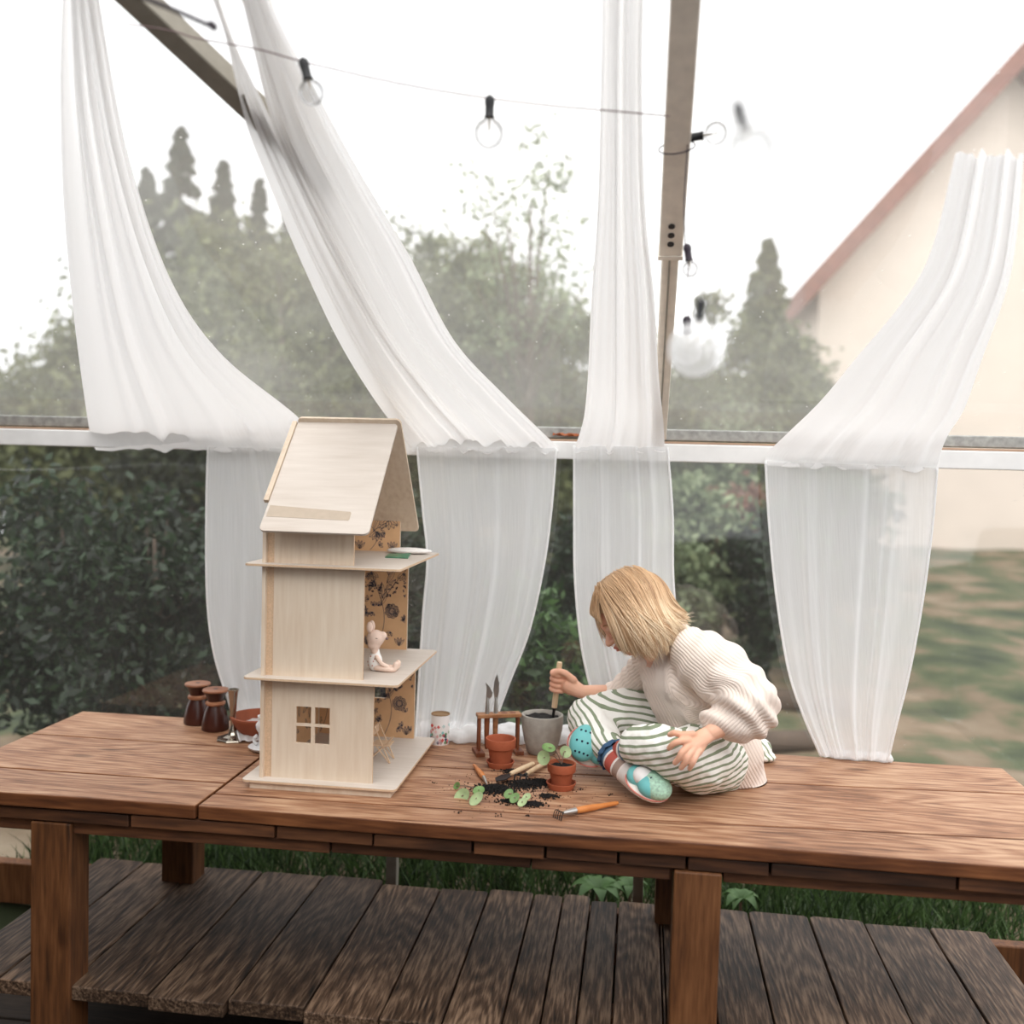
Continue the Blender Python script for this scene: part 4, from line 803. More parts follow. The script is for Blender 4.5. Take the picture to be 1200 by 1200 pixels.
# trowel buried in the heap
t=thing('hand_trowel',(-0.3241,2.2397,0.42),'black-bladed hand trowel with pale handle, its blade full of soil','trowel')
a=V((-0.2378,2.352,0.432)); b_=V((-0.2825,2.268,0.43)); lying(a,b_,.0062,.0055,'pale_wood','handle',t,0)
c=V((-0.3095,2.1801,0.434)); 
d=(c-b_).normalized(); s=V((-d.y,d.x,0)).normalized(); m=MB()
P=[b_,b_+d*.012-s*.004,b_+d*.022-s*.012,b_+d*.055-s*.013,b_+d*.078,b_+d*.055+s*.013,b_+d*.022+s*.012,b_+d*.012+s*.004]
m.extr([(p.x,p.y,p.z) for p in P],(0,0,.002)); m.build('blade',M['darkmetal'],t)
# small cultivator with pale handle
t=thing('hand_fork',(-0.2579,2.299,0.42),'black pronged hand cultivator with pale handle behind the soil','fork')
a=V((-0.2074,2.3794,0.43)); b_=V((-0.2444,2.2665,0.433)); lying(a,b_,.0062,.0055,'pale_wood','handle',t,0); d=(b_-a).normalized(); s=V((-d.y,d.x,0)).normalized()
MB().tube([b_,b_+d*.012],.0035,10).build('ferrule',M['darkmetal'],t)
for k in (-1,0,1): MB().tube(curve([b_+d*.010,b_+d*.018+s*.011*k,b_+d*.032+s*.014*k+V((0,0,.003)),b_+d*.036+s*.014*k-V((0,0,.012))],4),.0019,7).build('prong',M['darkmetal'],t)
# dibber, brown handle at the left of the heap
t=thing('dibber',(-0.3563,2.2778,0.42),'thin brown-handled dibber pointing into the left of the soil','tool')
a=V((-0.3791,2.3274,0.428)); b_=V((-0.3397,2.2363,0.428)); lying(a,b_,.0045,.0072,'orange_wood','handle',t,0,prof=[(0,.5),(.1,.8),(.5,.95),(.8,1.05),(1,.8)]); c=V((-0.3253,2.1958,0.424)); MB().tube([b_,b_.lerp(c,.4),c],[.0052,.0035,.001],12).build('steel_point',M['steel'],t,smooth=40)
# front rake
t=thing('hand_rake',(-0.09,2.0865,0.42),'varnished orange-handled little rake lying at the front of the table','rake')
a=V((-0.0299,2.1243,0.428)); b_=V((-0.1153,2.0553,0.429)); lying(a,b_,.0050,.0075,'orange_wood','handle',t,0,prof=[(0,.7),(.05,.9),(.45,.95),(.6,1.1),(.8,1.05),(.95,.95),(1,.9)])
c=V((-0.1404,2.0316,0.43)); MB().tube([b_,b_.lerp(c,.5),c],[.0065,.0058,.0035],14).build('ferrule',M['steel'],t,smooth=40); d=(c-b_).normalized(); s=V((-d.y,d.x,0)).normalized()
for k in (-2,-1,0,1,2): MB().tube(curve([c-d*.001,c+d*.006+s*.004*k+V((0,0,.004)),c+d*.012+s*.006*k+V((0,0,.004)),c+d*.016+s*.0065*k-V((0,0,.012))],4),.0011,6).build('tine',M['darkmetal'],t)
# striped cloth behind the child
cl=MB(); cc=Vector((0.3286,2.5986,0.42)); 
cl.ball((cc.x-.012,cc.y-.05,T+.028),(.030,.035,.028),20,12); cl.ball((cc.x,cc.y-.06,T+.012),(.028,.03,.012),20,12); cl,co=remeshed(cl,.004,3)
cl.a['rib']=(co[:,0]*.8+co[:,2]*.5+.01*np.sin(co[:,1]*80)).tolist(); label(cl.build('striped_cloth',M['pants'],origin=(cc.x,cc.y-.04,T),smooth=2),'crumpled green and white cloth on the table behind the child','cloth')

# ------------------------------------------------------------------ the child
ck=thing('person',(0.1562,2.3427,0.42),'blond child in cream knit jumper and green striped trousers sitting cross-legged on the table','person')
HC=Vector((-0.0172,2.3,0.827))
hf=Vector((-0.76233,-0.29026,-0.57845))   # where the face points
hu=Vector((-0.56595,-0.13457,0.81338))   # towards the crown
hs=Vector((0.31394,-0.94744,0.06169))   # her left
H3=Matrix((hf,hs,hu)).transposed()
def hp(f,s,u): return HC+hf*f+hs*s+hu*u
# ---- body: one continuous skin
b=MB()
b.ball(HC,(.083,.066,.078),24,16,H3)
b.ball(hp(.028,0,-.030),(.050,.052,.055),20,14,H3)      # face
b.ball(hp(.034,0,-.066),(.030,.034,.026),16,10,H3)      # jaw
b.ball(hp(.056,0,-.082),(.013,.014,.011),12,8,H3)       # chin
for s in (-1,1): b.ball(hp(.048,.026*s,-.045),(.024,.020,.022),14,10,H3); b.ball(hp(.071,.020*s,-.006),(.010,.020,.008),12,8,H3); b.ball(hp(.060,.024*s,-.020),(.012,.013,.010),12,8,H3); b.ball(hp(.0,.066*s,-.022),(.012,.007,.018),12,8,H3)
b.capsule([hp(.074,0,-.014),hp(.082,0,-.028),hp(.089,0,-.037)],[.007,.008,.0085],12); 
for s in (-1,1): b.ball(hp(.082,.007*s,-.039),(.006,.0055,.005),10,8,H3)
b.ball(hp(.074,0,-.055),(.010,.017,.006),12,8,H3); b.ball(hp(.071,0,-.064),(.010,.015,.006),12,8,H3)
b.capsule([hp(-.03,0,-.055),(0.0359,2.3,0.7503),(0.0769,2.32,0.7029)],[.036,.034,.045],16)
# trunk and limbs under the clothes
b.capsule([(0.087,2.32,0.6935),(0.1337,2.34,0.6115),(0.1912,2.37,0.4854)],[.070,.085,.085],20)
SHN=Vector((0.1494,2.22,0.7395)); ELN=Vector((0.2464,2.16,0.6378)); WRN=Vector((0.161,2.1,0.6004))
SHF=Vector((0.0389,2.42,0.6961)); ELF=Vector((0.0011,2.5,0.5774)); WRF=Vector((-0.1314,2.45,0.59))
b.capsule([(0.0853,2.3,0.727),SHN,ELN],[.035,.033,.025],14); b.capsule([ELN,ELN.lerp(WRN,.4),WRN],[.026,.025,.0175],14)
b.capsule([(0.067,2.34,0.7187),SHF,ELF],[.035,.032,.025],14); b.capsule([ELF,ELF.lerp(WRF,.5),WRF],[.024,.023,.0165],14)
# near hand, laid on the knee with the fingers spread
PN=Vector((0.1269,2.075,0.5835))
toC=Vector((0,-1,0))
b.capsule([WRN,Vector((0.1428,2.085,0.5925)),Vector((0.1178,2.065,0.5803))],[.0165,.018,.017],14,.62,side=(0,-.8,.5))
b.capsule([Vector((0.1465,2.09,0.595)),Vector((0.1288,2.068,0.5677))],[.015,.014],12,.7,side=(0,-.8,.5))
fing=[([(0.1211,2.075,0.5993),(0.0979,2.065,0.6005),(0.0838,2.062,0.604),(0.0736,2.066,0.5988)],[0.0085, 0.0075, 0.007, 0.006]),
 ([(0.1121,2.062,0.5897),(0.0925,2.05,0.59),(0.0806,2.05,0.584),(0.0725,2.056,0.5729)],[0.0078, 0.0072, 0.0066, 0.0056]),
 ([(0.1157,2.06,0.5816),(0.0999,2.046,0.5703),(0.0935,2.046,0.5575),(0.0855,2.052,0.5446)],[0.0078, 0.0073, 0.0067, 0.0057]),
 ([(0.1229,2.06,0.5749),(0.1106,2.046,0.5604),(0.1059,2.046,0.5477),(0.0979,2.052,0.5347)],[0.0076, 0.007, 0.0065, 0.0055]),
 ([(0.1336,2.062,0.5697),(0.1248,2.05,0.5548),(0.12,2.05,0.5439),(0.1154,2.055,0.5332)],[0.0068, 0.0062, 0.0058, 0.005])]
FP=[]
for P,R in fing: FP.append([Vector(q) for q in P]); b.capsule(FP[-1],R,12)

# far hand, closed round the trowel handle
TA=Vector((-0.1888,2.452,0.6614)); TB=Vector((-0.2033,2.47,0.5143)); td=(TB-TA).normalized()
PF=WRF.lerp(Vector((-0.1702,2.452,0.6067)),.85)
b.capsule([WRF,WRF.lerp(PF,.5),PF],[.0165,.020,.022],14)
b.ball(Vector((-0.1596,2.452,0.6051)),(.020,.015,.026),14,10)
def ring(t0,dz,r,a0,a1,n=5,rx=.0):
    c=TA+td*t0; out=[]
    e1=Vector((1,0,0)); e1=(e1-td*e1.dot(td)).normalized(); e2=td.cross(e1)
    if e2.y>0: e2=-e2           # towards the viewer
    for k in range(n):
        a=a0+(a1-a0)*k/(n-1); out.append(c+e1*(r*math.cos(a)+rx*(1 if k in (0,n-1) else 0))+e2*r*math.sin(a)+td*dz*k/(n-1))
    return out
for k,t0 in enumerate((.029,.0430,.057,.0700)):
    P=ring(t0,.001,.0150-.0006*k,-.9,-2*pi+.95,8,.008); b.capsule(P,[.0070-.0003*k]*7+[.0056],12,steps=4)
b.capsule([Vector((-0.1528,2.44,0.6209)),Vector((-0.1741,2.435,0.6378)),Vector((-0.1913,2.438,0.6405)),Vector((-0.204,2.44,0.633))],[.0095,.0085,.0078,.0065],12)
bb,co=remeshed(b,.0021,2,.5); bb.build('body',M['skin'],ck,smooth=2)
# nails
m=MB()
for P,R in fing:
    q0,q1=FP[fing.index((P,R))][-2:]; d=(q1-q0).normalized(); m.ball(q1+Vector((0,-.0042,.0026))+d*.001,(.0034,.0016,.0036),8,6)
m.build('nails',M['nail'],ck,smooth=2)
# eye closed looking down, brow, lips
for s in (1,-1):
    m=MB(); m.tube([hp(.0735,.010*s,-.021),hp(.0735,.017*s,-.0245),hp(.070,.025*s,-.0245),hp(.063,.033*s,-.021)],[.0006,.0011,.0012,.0007],6)
    for k in range(9):
        a=hp(.0735-.0012*k,.012*s+.0024*k*s,-.0235); m.tube([a,a+hf*.006-hu*.006+hs*(.0006*k*s)],[.0004,.0002],4)
    m.build('eyelashes',M['lash'],ck)
    MB().tube([hp(.080,.010*s,.004),hp(.079,.020*s,.008),hp(.073,.032*s,.006)],[.001,.0018,.001],6).build('eyebrow',M['brow'],ck,smooth=2)
m=MB(); m.capsule([hp(.079,-.014,-.0565),hp(.0835,0,-.0545),hp(.079,.014,-.0565)],[.002,.0032,.002],10); m.capsule([hp(.077,-.012,-.0610),hp(.081,0,-.0625),hp(.077,.012,-.0610)],[.002,.0034,.002],10); m.build('lips',M['lip'],ck,smooth=2)
# ---- clothes
def soft(co,segs,fns,w):
    """stripe coordinate of every bone, blended smoothly where two bones meet"""
    ds=[]; vs=[]
    for (a,c_),fn in zip(segs,fns):
        a=np.array(a);c_=np.array(c_);ab=c_-a; t=np.clip(((co-a)@ab)/(ab@ab),0,1); ds.append(np.linalg.norm(co-(a+t[:,None]*ab),axis=1)); vs.append(fn(co-a,ab/np.linalg.norm(ab)))
    ds=np.array(ds); vs=np.array(vs); k=np.exp(-(ds-ds.min(0))/w); return (k*vs).sum(0)/k.sum(0), ds
# jumper: ribs follow the trunk and each sleeve
j=MB()
tor=[((0.2425,2.385,0.4187),0.072),((0.2207,2.38,0.4598),0.092),((0.1899,2.37,0.5221),0.101),((0.1551,2.355,0.5849),0.106),((0.1208,2.34,0.643),0.103),((0.0931,2.33,0.6958),0.092),((0.0718,2.32,0.7386),0.066),((0.0512,2.31,0.7632),0.044)]
j.capsule([p_ for p_,_ in tor],[r for _,r in tor],28,1.22,side=(0,1,0))

j.ball(Vector((0.1248,2.24,0.7267)),(.055,.05,.05)); j.ball(Vector((0.0449,2.4,0.6919)),(.045,.05,.048))
j.capsule([(0.1302,2.24,0.7347),(0.1778,2.19,0.7128),(0.2166,2.165,0.683)],[.062,.066,.066],20)
j.capsule([(0.2236,2.16,0.6734),(0.2378,2.15,0.6507),(0.2309,2.145,0.6295)],[.062,.067,.062],20)
for p_,r in (((0.2014,2.16,0.6944),0.068),((0.2186,2.145,0.6747),0.06),((0.2296,2.14,0.6527),0.066),((0.2231,2.135,0.6224),0.057)): j.ball(p_,(r,r*.95,r*.62),24,14,Matrix.Rotation(.55,3,'Y'))
j.capsule([(0.1998,2.13,0.6168),(0.1763,2.125,0.6167)],[.046,.036],18)
j.capsule([(0.0449,2.4,0.6919),(0.0143,2.45,0.6321),(-0.0099,2.475,0.5976)],[.050,.047,.046],18)
j.capsule([(-0.0142,2.475,0.5973),(-0.0434,2.47,0.5883)],[.042,.032],18)
jj,co=remeshed(j,.0045,4,.5)
# folds
def fold(co,amp,sc,seed): return np.array([noise.noise(Vector((p[0]*sc,p[1]*sc,p[2]*sc+seed)))*amp for p in co])
me_=bpy.data.meshes.new('t'); me_.from_pydata(jj.v,[],jj.f); me_.update(); nn_=np.zeros(len(co)*3,dtype=np.float32); me_.vertices.foreach_get('normal',nn_); nn_=nn_.reshape(-1,3); bpy.data.meshes.remove(me_)
co=co+nn_*fold(co,.009,13,3)[:,None]
co[:,2]=np.maximum(co[:,2],.4215)
TO0=np.array((0.2272,2.38,0.4438)); TO1=np.array((0.0718,2.32,0.7386))
segs=[(TO0,TO1),((0.1288,2.22,0.7441),(0.231,2.16,0.6683)),((0.2312,2.16,0.6628),(0.1909,2.13,0.6162)),((0.0449,2.4,0.6919),(-0.0434,2.47,0.5883))]
def across(ref):
    def fn(r,d): e=np.cross(d,ref); e/=np.linalg.norm(e); return r@e
    return fn
rib,ds=soft(co,segs,[across([0,1,0]),across([0,1,0]),across([0,1,0]),across([0,1,0])],.006)
k=np.argmin(ds,0); 
for i,am,per in ((1,.0028,.060),(2,.0042,.038),(3,.0022,.03)):
    a=np.array(segs[i][0]); d=np.array(segs[i][1])-a; d/=np.linalg.norm(d); al=(co-a)@d; wgt=np.exp(-(ds[i]-ds.min(0))/.008); e=np.cross(d,[0,1,0]); sd=(co-a)@e
    co=co+nn_*(am*wgt*np.sin(al*2*pi/per+sd*5+2.5*fold(co,1,9,i)))[:,None]
co[:,2]=np.maximum(co[:,2],.4215)
jj.v=[tuple(p) for p in co]; jj.a['rib']=rib.tolist(); jj.build('jumper',M['knit'],ck,smooth=2)
# ---- trousers
p=MB()
p.capsule([(0.1899,2.4,0.4685),(0.1169,2.42,0.5041),(0.0026,2.42,0.5475),(-0.1052,2.38,0.5428)],[.085,.075,.062,.056],22)   # far thigh to knee
p.capsule([(-0.1093,2.38,0.5426),(-0.0858,2.33,0.5159),(-0.0512,2.27,0.4985)],[.054,.050,.036],20)                           # far shin
p.capsule([(0.1933,2.34,0.478),(0.1499,2.22,0.5103),(0.1053,2.15,0.5316)],[.085,.076,.060],22)                           # near thigh towards the viewer
p.capsule([(0.109,2.15,0.5318),(0.0594,2.15,0.5454),(0.0101,2.19,0.5367)],[.058,.050,.043],20)                           # near shin
p.capsule([(0.1904,2.34,0.4495),(0.1113,2.25,0.4717),(0.0623,2.21,0.4902)],[.058,.040,.030],18)
p.ball(Vector((0.0437,2.19,0.4797)),(.030,.022,.010),14,8)
p.ball(Vector((0.1875,2.38,0.4412)),(.085,.085,.06),20,12)
pp_,co=remeshed(p,.0042,4,.5)
me_=bpy.data.meshes.new('t'); me_.from_pydata(pp_.v,[],pp_.f); me_.update(); nn_=np.zeros(len(co)*3,dtype=np.float32); me_.vertices.foreach_get('normal',nn_); nn_=nn_.reshape(-1,3); bpy.data.meshes.remove(me_)
co=co+nn_*(fold(co,.006,22,9)+fold(co,.003,55,4))[:,None]; co[:,2]=np.maximum(co[:,2],.4215)
segs=[((0.1899,2.4,0.4685),(-0.0891,2.38,0.5521)),((-0.1093,2.38,0.5426),(-0.0512,2.27,0.4985)),((0.1933,2.34,0.478),(0.01,2.17,0.5423))]
def along(v,wob=0,fr=26):
    v=np.array(v,dtype=float); v/=np.linalg.norm(v)
    return lambda r,d: r@v+wob*np.sin(r[:,0]*fr)
def joined(v,v0,p,a,wob=0,fr=26):
    v=np.array(v,dtype=float); v/=np.linalg.norm(v); v0=np.array(v0,dtype=float); v0/=np.linalg.norm(v0); c0=(np.array(p)-np.array(a))@v0
    return lambda r,d: r@v+c0+wob*np.sin(r[:,0]*fr)
rib,_=soft(co,segs,[along((.20,0,1.0),.005,22),joined((.62,-.1,.75),(.2,0,1),segs[1][0],segs[0][0]),joined((-.30,0,1.0),(.2,0,1),segs[2][0],segs[0][0],.006)],.012)
rib+=fold(co,.005,12,1)
pp_.v=[tuple(q) for q in co]; pp_.a['rib']=rib.tolist(); pp_.build('trousers',M['pants'],ck,smooth=2)
# cuffs of gathered cloth
m=MB()
def ruff(c,ax,r,name,mat):
    c=Vector(c); ax=Vector(ax).normalized(); u=ax.orthogonal().normalized(); v_=ax.cross(u); m=MB(); n=40
    prof=[(0,.92),(.006,1.05),(.012,.9),(.018,1.08)]; vs=[]
    for t_,k in prof:
        for i in range(n): a=2*pi*i/n; rr__=r*k*(1+.07*math.sin(a*11)*(1 if t_>0 else .3)); vs.append(c+ax*t_+(u*math.cos(a)+v_*math.sin(a))*rr__)
    m.add(vs,[(i*n+k,i*n+(k+1)%n,(i+1)*n+(k+1)%n,(i+1)*n+k) for i in range(len(prof)-1) for k in range(n)]); m.a['rib']=[r*2*pi*(i%n)/n for i in range(len(m.v))]; return m.build(name,mat,ck,smooth=2)
ruff((-0.0511,2.265,0.498),(Vector((-0.0124,2.2,0.4729))-Vector((-0.0572,2.27,0.5021))),.036,'trouser_cuff',M['sock'])
# socks
def sock(P,R):
    P2,R2=resample(P,R,8); m=MB(); m.tube(P2,R2,20); n=len(P2); m.a['along']=[i/(n-1) for i in range(n) for _ in range(20)]; m.build('sock',M['sock'],ck,smooth=2)
sock([(-0.051,2.265,0.496),(-0.0343,2.235,0.4842),(-0.0086,2.205,0.4697),(0.0203,2.18,0.4527)],[.032,.031,.028,.028])
sock([(0.0102,2.19,0.5329),(-0.0353,2.26,0.4945),(-0.0776,2.31,0.4733)],[.032,.028,.028])
# clogs
def clog(heel,toe,w_,name_holes,upv,lab=None):
    heel=Vector(heel); toe=Vector(toe); ax=(toe-heel); L_=ax.length; ax.normalize(); upv=Vector(upv); upv=(upv-ax*upv.dot(ax)).normalized(); sd_=ax.cross(upv)
    F3=Matrix((ax,sd_,upv)).transposed(); c0=(heel+toe)/2
    def P(a,s,u): return c0+ax*a*L_+sd_*s*w_+upv*u
    m=MB(); m.ball(P(.18,0,.018),(L_*.34,w_*.5,.027),24,14,F3); m.ball(P(-.22,0,.014),(L_*.28,w_*.42,.022),20,12,F3); m,cx_=remeshed(m,.003,3); 
    cl=m.build('clog_upper',M['clog'],ck,smooth=2)
    so=MB(); so.ball(P(.02,0,.0),(L_*.52,w_*.52,.011),28,10,F3); so.build('sole',M['clogsole'],cl,smooth=2)
    li=MB(); K=40; li.tube([P(.02+.525*math.cos(2*pi*i/K),.525*math.sin(2*pi*i/K),.004) for i in range(K+1)],.0018,6); li.build('stripe',M['clogline'],cl,smooth=2)
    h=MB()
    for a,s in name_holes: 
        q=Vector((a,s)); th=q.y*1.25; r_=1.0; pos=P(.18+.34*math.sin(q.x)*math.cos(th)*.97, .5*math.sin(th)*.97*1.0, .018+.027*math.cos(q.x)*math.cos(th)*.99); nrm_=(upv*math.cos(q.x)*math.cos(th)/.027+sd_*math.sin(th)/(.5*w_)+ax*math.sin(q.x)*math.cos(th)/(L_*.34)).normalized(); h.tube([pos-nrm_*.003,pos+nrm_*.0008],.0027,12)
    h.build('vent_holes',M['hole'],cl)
    return cl,P,F3
c1,P1,F1=clog((-0.0066,2.19,0.4745),(0.0662,2.13,0.4384),.078,[(.4,.2),(.0,.35),(.7,-.2)],(.45,-.55,.75))
m=MB(); m.ball(P1(.22,.02,.020),(.040,.033,.026),22,12,F1); m.build('mint_panel',M['clogtop'],c1,smooth=2)
m=MB(); m.ball(P1(-.08,.10,.026),(.024,.024,.019),20,12,F1); m.build('fleece_lining',M['tin'],c1,smooth=2)
c2,P2_,F2=clog((-0.0519,2.31,0.479),(-0.148,2.3,0.5121),.088,[(a,s) for a in (-.5,-.1,.3,.7) for s in (-.55,-.05,.45)],(-.1,-.85,.45))
# ---- hair
hr=MB(); tone=[]; rnd=random.Random(4)
dirs_={}
def ell(d):   # radius of the skull in head-frame direction
    return 1/math.sqrt((d[0]/.086)**2+(d[1]/.070)**2+(d[2]/.082)**2)
def tohead(v): v=Vector(v)-HC; return Vector((v.dot(hf),v.dot(hs),v.dot(hu)))
ends=[(-0.0367,2.235,0.7445),(-0.023,2.228,0.7349),(-0.0038,2.225,0.7307),(0.0302,2.215,0.7286),(0.0598,2.215,0.7396),(0.0856,2.225,0.7582),(0.1038,2.235,0.786),(0.113,2.25,0.811),(0.1028,2.29,0.8259),(0.0828,2.33,0.8273)]
mids=[(-0.0692,2.228,0.8155),(-0.0558,2.222,0.8189),(-0.0389,2.222,0.8235),(-0.0071,2.216,0.8354),(0.0266,2.216,0.8388),(0.0548,2.22,0.8376),(0.0772,2.23,0.8467),(0.0886,2.245,0.8586),(0.0854,2.27,0.8668),(0.0727,2.3,0.8704)]
roots=[(-0.0965,2.255,0.857),(-0.0939,2.27,0.8748),(-0.0813,2.28,0.8957),(-0.0609,2.295,0.9127),(-0.0378,2.3,0.923),(-0.0146,2.31,0.9269),(0.005,2.315,0.9252),(0.0208,2.32,0.9193),(0.0329,2.33,0.9128),(0.0373,2.34,0.904)]
M_=[tohead(e) for e in mids]
FE0,FE1=tohead((-0.1055,2.268,0.8118)),tohead((-0.0805,2.24,0.7958)); FM0,FM1=tohead((-0.1141,2.27,0.8347)),tohead((-0.0868,2.24,0.8129))
E_=[tohead(e) for e in ends]; R_=[tohead(e) for e in roots]
def lerpl(L_,t): 
    x=t*(len(L_)-1); i=min(int(x),len(L_)-2); return L_[i].lerp(L_[i+1],x-i)
def strand(t,jit,lift,w_,side=1,tn=.5,t2=None,ln=1.,seg=4,n=14,swirl=0):
    a=lerpl(R_,t).copy(); e=lerpl(E_,t if t2 is None else t2).copy()
    mm=lerpl(M_,min(1,max(0,(t+(t if t2 is None else t2))/2))).copy()
    a+=Vector([rnd.gauss(0,.003) for _ in range(3)]); e+=Vector([rnd.gauss(0,jit) for _ in range(3)])
    if side<0: e.y=-e.y*.9; a.y=-abs(a.y)*.3; mm.y=-mm.y
    da=a.normalized(); de=e.normalized(); dm=(mm.normalized()*2-(da+de)*.5); pts=[]; ra=[]
    for k in range(n):
        s=k/(n-1)*ln; d=da*(1-s)**2+dm*2*s*(1-s)+de*s*s; rr0=ell(d.normalized())*(1.05+lift); r_e=e.length
        r=rr0+(r_e*max(1,1)-ell(de)*1.05)*max(0,s)**2.2*1.0+lift*.01*math.sin(s*pi)
        r=max(r,ell(d.normalized())*1.03)
        pp=d.normalized()*r; pp+=Vector((0,0,0)); 
        sw=swirl*math.sin(s*pi)*.01; pts.append(hp(pp.x+sw,pp.y,pp.z)); ra.append(w_*(1-.75*s**3)*(.6+.4*min(1,s*6)))
    n0=len(hr.v); hr.tube(pts,ra,seg,False,1.); 
    for k in range(n):
        s=k/(n-1); tone.extend([max(0,min(1,tn*.55+.10+.42*s**1.3*(.5+tn)-.12*math.exp(-((s-.25)/.15)**2)))]*seg)
lock=[(rnd.uniform(0,1),rnd.gauss(.05,.03),rnd.uniform(0,.06),rnd.uniform(.1,.9)) for _ in range(90)]
for q in range(2000):
    lt,ls,ll,ltn=lock[q%90]; t=min(1,max(0,lt+rnd.gauss(0,.012))); strand(t,.0020,ll+rnd.uniform(0,.012),rnd.uniform(.0007,.0014),1,min(1,max(0,ltn+rnd.gauss(0,.18))),t2=min(1,max(0,t+(ls if t>.12 else 0)+rnd.gauss(0,.008))),ln=rnd.uniform(.90,1.02),swirl=rnd.gauss(0,.15))
for q in range(500):
    t=min(1,max(0,rnd.uniform(-.02,1.02))); strand(t,.003,rnd.uniform(0,.03),rnd.uniform(.0008,.0016),1,rnd.uniform(0,.6),t2=min(1,max(0,t+rnd.gauss(.02,.02))),ln=rnd.uniform(.86,1.0),swirl=0)
for q in range(500):
    t=rnd.uniform(0.05,1); strand(t,.006,rnd.uniform(0,.06),rnd.uniform(.0008,.0016),-1,rnd.uniform(0,.9),t2=min(1,max(0,t+rnd.gauss(0,.05))),ln=rnd.uniform(.8,1))
for q in range(260):   # short hair hugging the forehead
    t=rnd.uniform(0,.16); a=lerpl(R_,t)+Vector((rnd.gauss(0,.002),rnd.gauss(0,.004),rnd.gauss(0,.002))); u_=rnd.uniform(0,1); e=FE0.lerp(FE1,u_)+Vector((rnd.gauss(0,.0015),rnd.gauss(0,.003),rnd.gauss(0,.0015))); m0=FM0.lerp(FM1,u_)
    pts=[]; ra=[]
    for k in range(10):
        x_=k/9; p_=a*(1-x_)**2+m0*2*x_*(1-x_)+e*x_*x_; r=max(p_.length,ell(p_.normalized())*1.045); p_=p_.normalized()*r; pts.append(hp(p_.x,p_.y,p_.z)); ra.append(.0011*(1-.6*x_))
    hr.tube(pts,ra,4,False); tn=rnd.uniform(.2,.7)
    for k in range(10): tone.extend([tn]*4)
for q in range(60):   # long loose locks swept back over the others
    t=rnd.uniform(.15,.6); strand(t,.004,rnd.uniform(.08,.13),rnd.uniform(.0006,.0012),1,rnd.uniform(.7,1),t2=min(1,t+rnd.uniform(.15,.4)),ln=rnd.uniform(.95,1.04),swirl=1.2)
hr.a['tone']=tone
ho=hr.build('hair',M['hair'],ck,smooth=2)
cap=MB(); cap.ball(HC,(.0875,.0705,.0835),40,28,H3)
kv=[]; 
def keep(v): h=tohead(v); return not (h.x>.030 and h.z<.030) and not (h.z<-.035)
vi={}; nv=[]; 
for i,v_ in enumerate(cap.v):
    if keep(v_): vi[i]=len(nv); nv.append(v_)
cap.f=[tuple(vi[i] for i in f) for f in cap.f if all(i in vi for i in f)]; cap.v=nv; cap.a['tone']=[.28]*len(nv)
cap.build('hair_roots',M['hair'],ck,smooth=2)
# the trowel in the far hand
t=thing('hand_trowel',tuple(TB),'pale-handled trowel upright in the child\'s fist, dug into the stone pot','trowel')
MB().tube([TA,TA+td*.003,TA.lerp(TB,.5),TA.lerp(TB,.80)],[.0058,.0068,.0072,.0070],16).build('handle',M['pale_wood'],t,smooth=40)
q0=TA.lerp(TB,.79); MB().tube([q0,q0+td*.012,q0+td*.045],[.0055,.0036,.0034],12).build('blade_neck',M['darkmetal'],t,smooth=40)
q0=TA.lerp(TB,1.0); MB().ball(q0+td*.018,(.013,.003,.024),14,10).build('blade',M['darkmetal'],t,smooth=2)


# ------------------------------------------------------------------ string lights
def bulb(t, p, d, r, s=1., gl='glass', cap='black'):
    """socket at p pointing along d, glass globe beyond it"""
    d=Vector(d).normalized(); p=Vector(p); 
    so_=MB().tube([p-d*.004*s,p,p+d*.006*s,p+d*.012*s,p+d*.026*s,p+d*.030*s],[.004*s,.0075*s,.0085*s,.0072*s,.0072*s,.0088*s],16); so_=so_.build('socket',M[cap],t,smooth=40)
    c=p+d*(.030*s+r*1.05); n=16; pts=[p+d*.029*s,p+d*.034*s]; rad=[.006*s,.0065*s]
    for k in range(1,n): 
        a=-pi/2+pi*k/n
        if a<-1.15: continue
        pts.append(c+d*r*math.sin(a)); rad.append(r*math.cos(a))
    MB().tube(pts,rad,28).build('glass_bulb',M[gl],so_,smooth=2)
    m=MB(); e_=d.orthogonal().normalized(); m.tube([p+d*.03*s,p+d*(.03*s+r*.7)],[.0022*s,.0014*s],8)
    m.tube([p+d*(.03*s+r*.7)+e_*.0,c+e_*r*.25,c+d*r*.2,c-e_*r*.25,p+d*(.03*s+r*.7)],.0004,5); m.build('filament',M['filament'],so_)
t=thing('string_light',(-0.3116,1.9,1.8437),'string of clear globe bulbs slung from the left across to the rafter','string lights')
pts=[(-0.8097,1.4792,1.8132),(-0.7447,1.4914,1.8062),(-0.7075,1.5042,1.7988),(-0.6163,1.5124,1.7841),(-0.5545,1.5211,1.7691),(-0.4877,1.5403,1.758),(-0.3842,1.5662,1.743),(-0.2607,1.5902,1.7292),(-0.1582,1.616,1.7243),(-0.0636,1.6375,1.7219),(0.0258,1.6915,1.7307)]
MB().tube(curve(pts,5),.0012,7).build('cord',M['cordw'],t,smooth=2)
bulb(t,(-0.544,1.5227,1.7681),(.30,0,-1),.020); bulb(t,(-0.2594,1.5902,1.7292),(.0,-.0,-1),.024)
p0=Vector((0.0242,1.66,1.6709)); lp=MB(); lp.tube([p0+Vector((.030*math.cos(a),.012*math.sin(a)-.02*0,.006*math.sin(a))) for a in np.linspace(0,2*pi,20)],.0012,7)
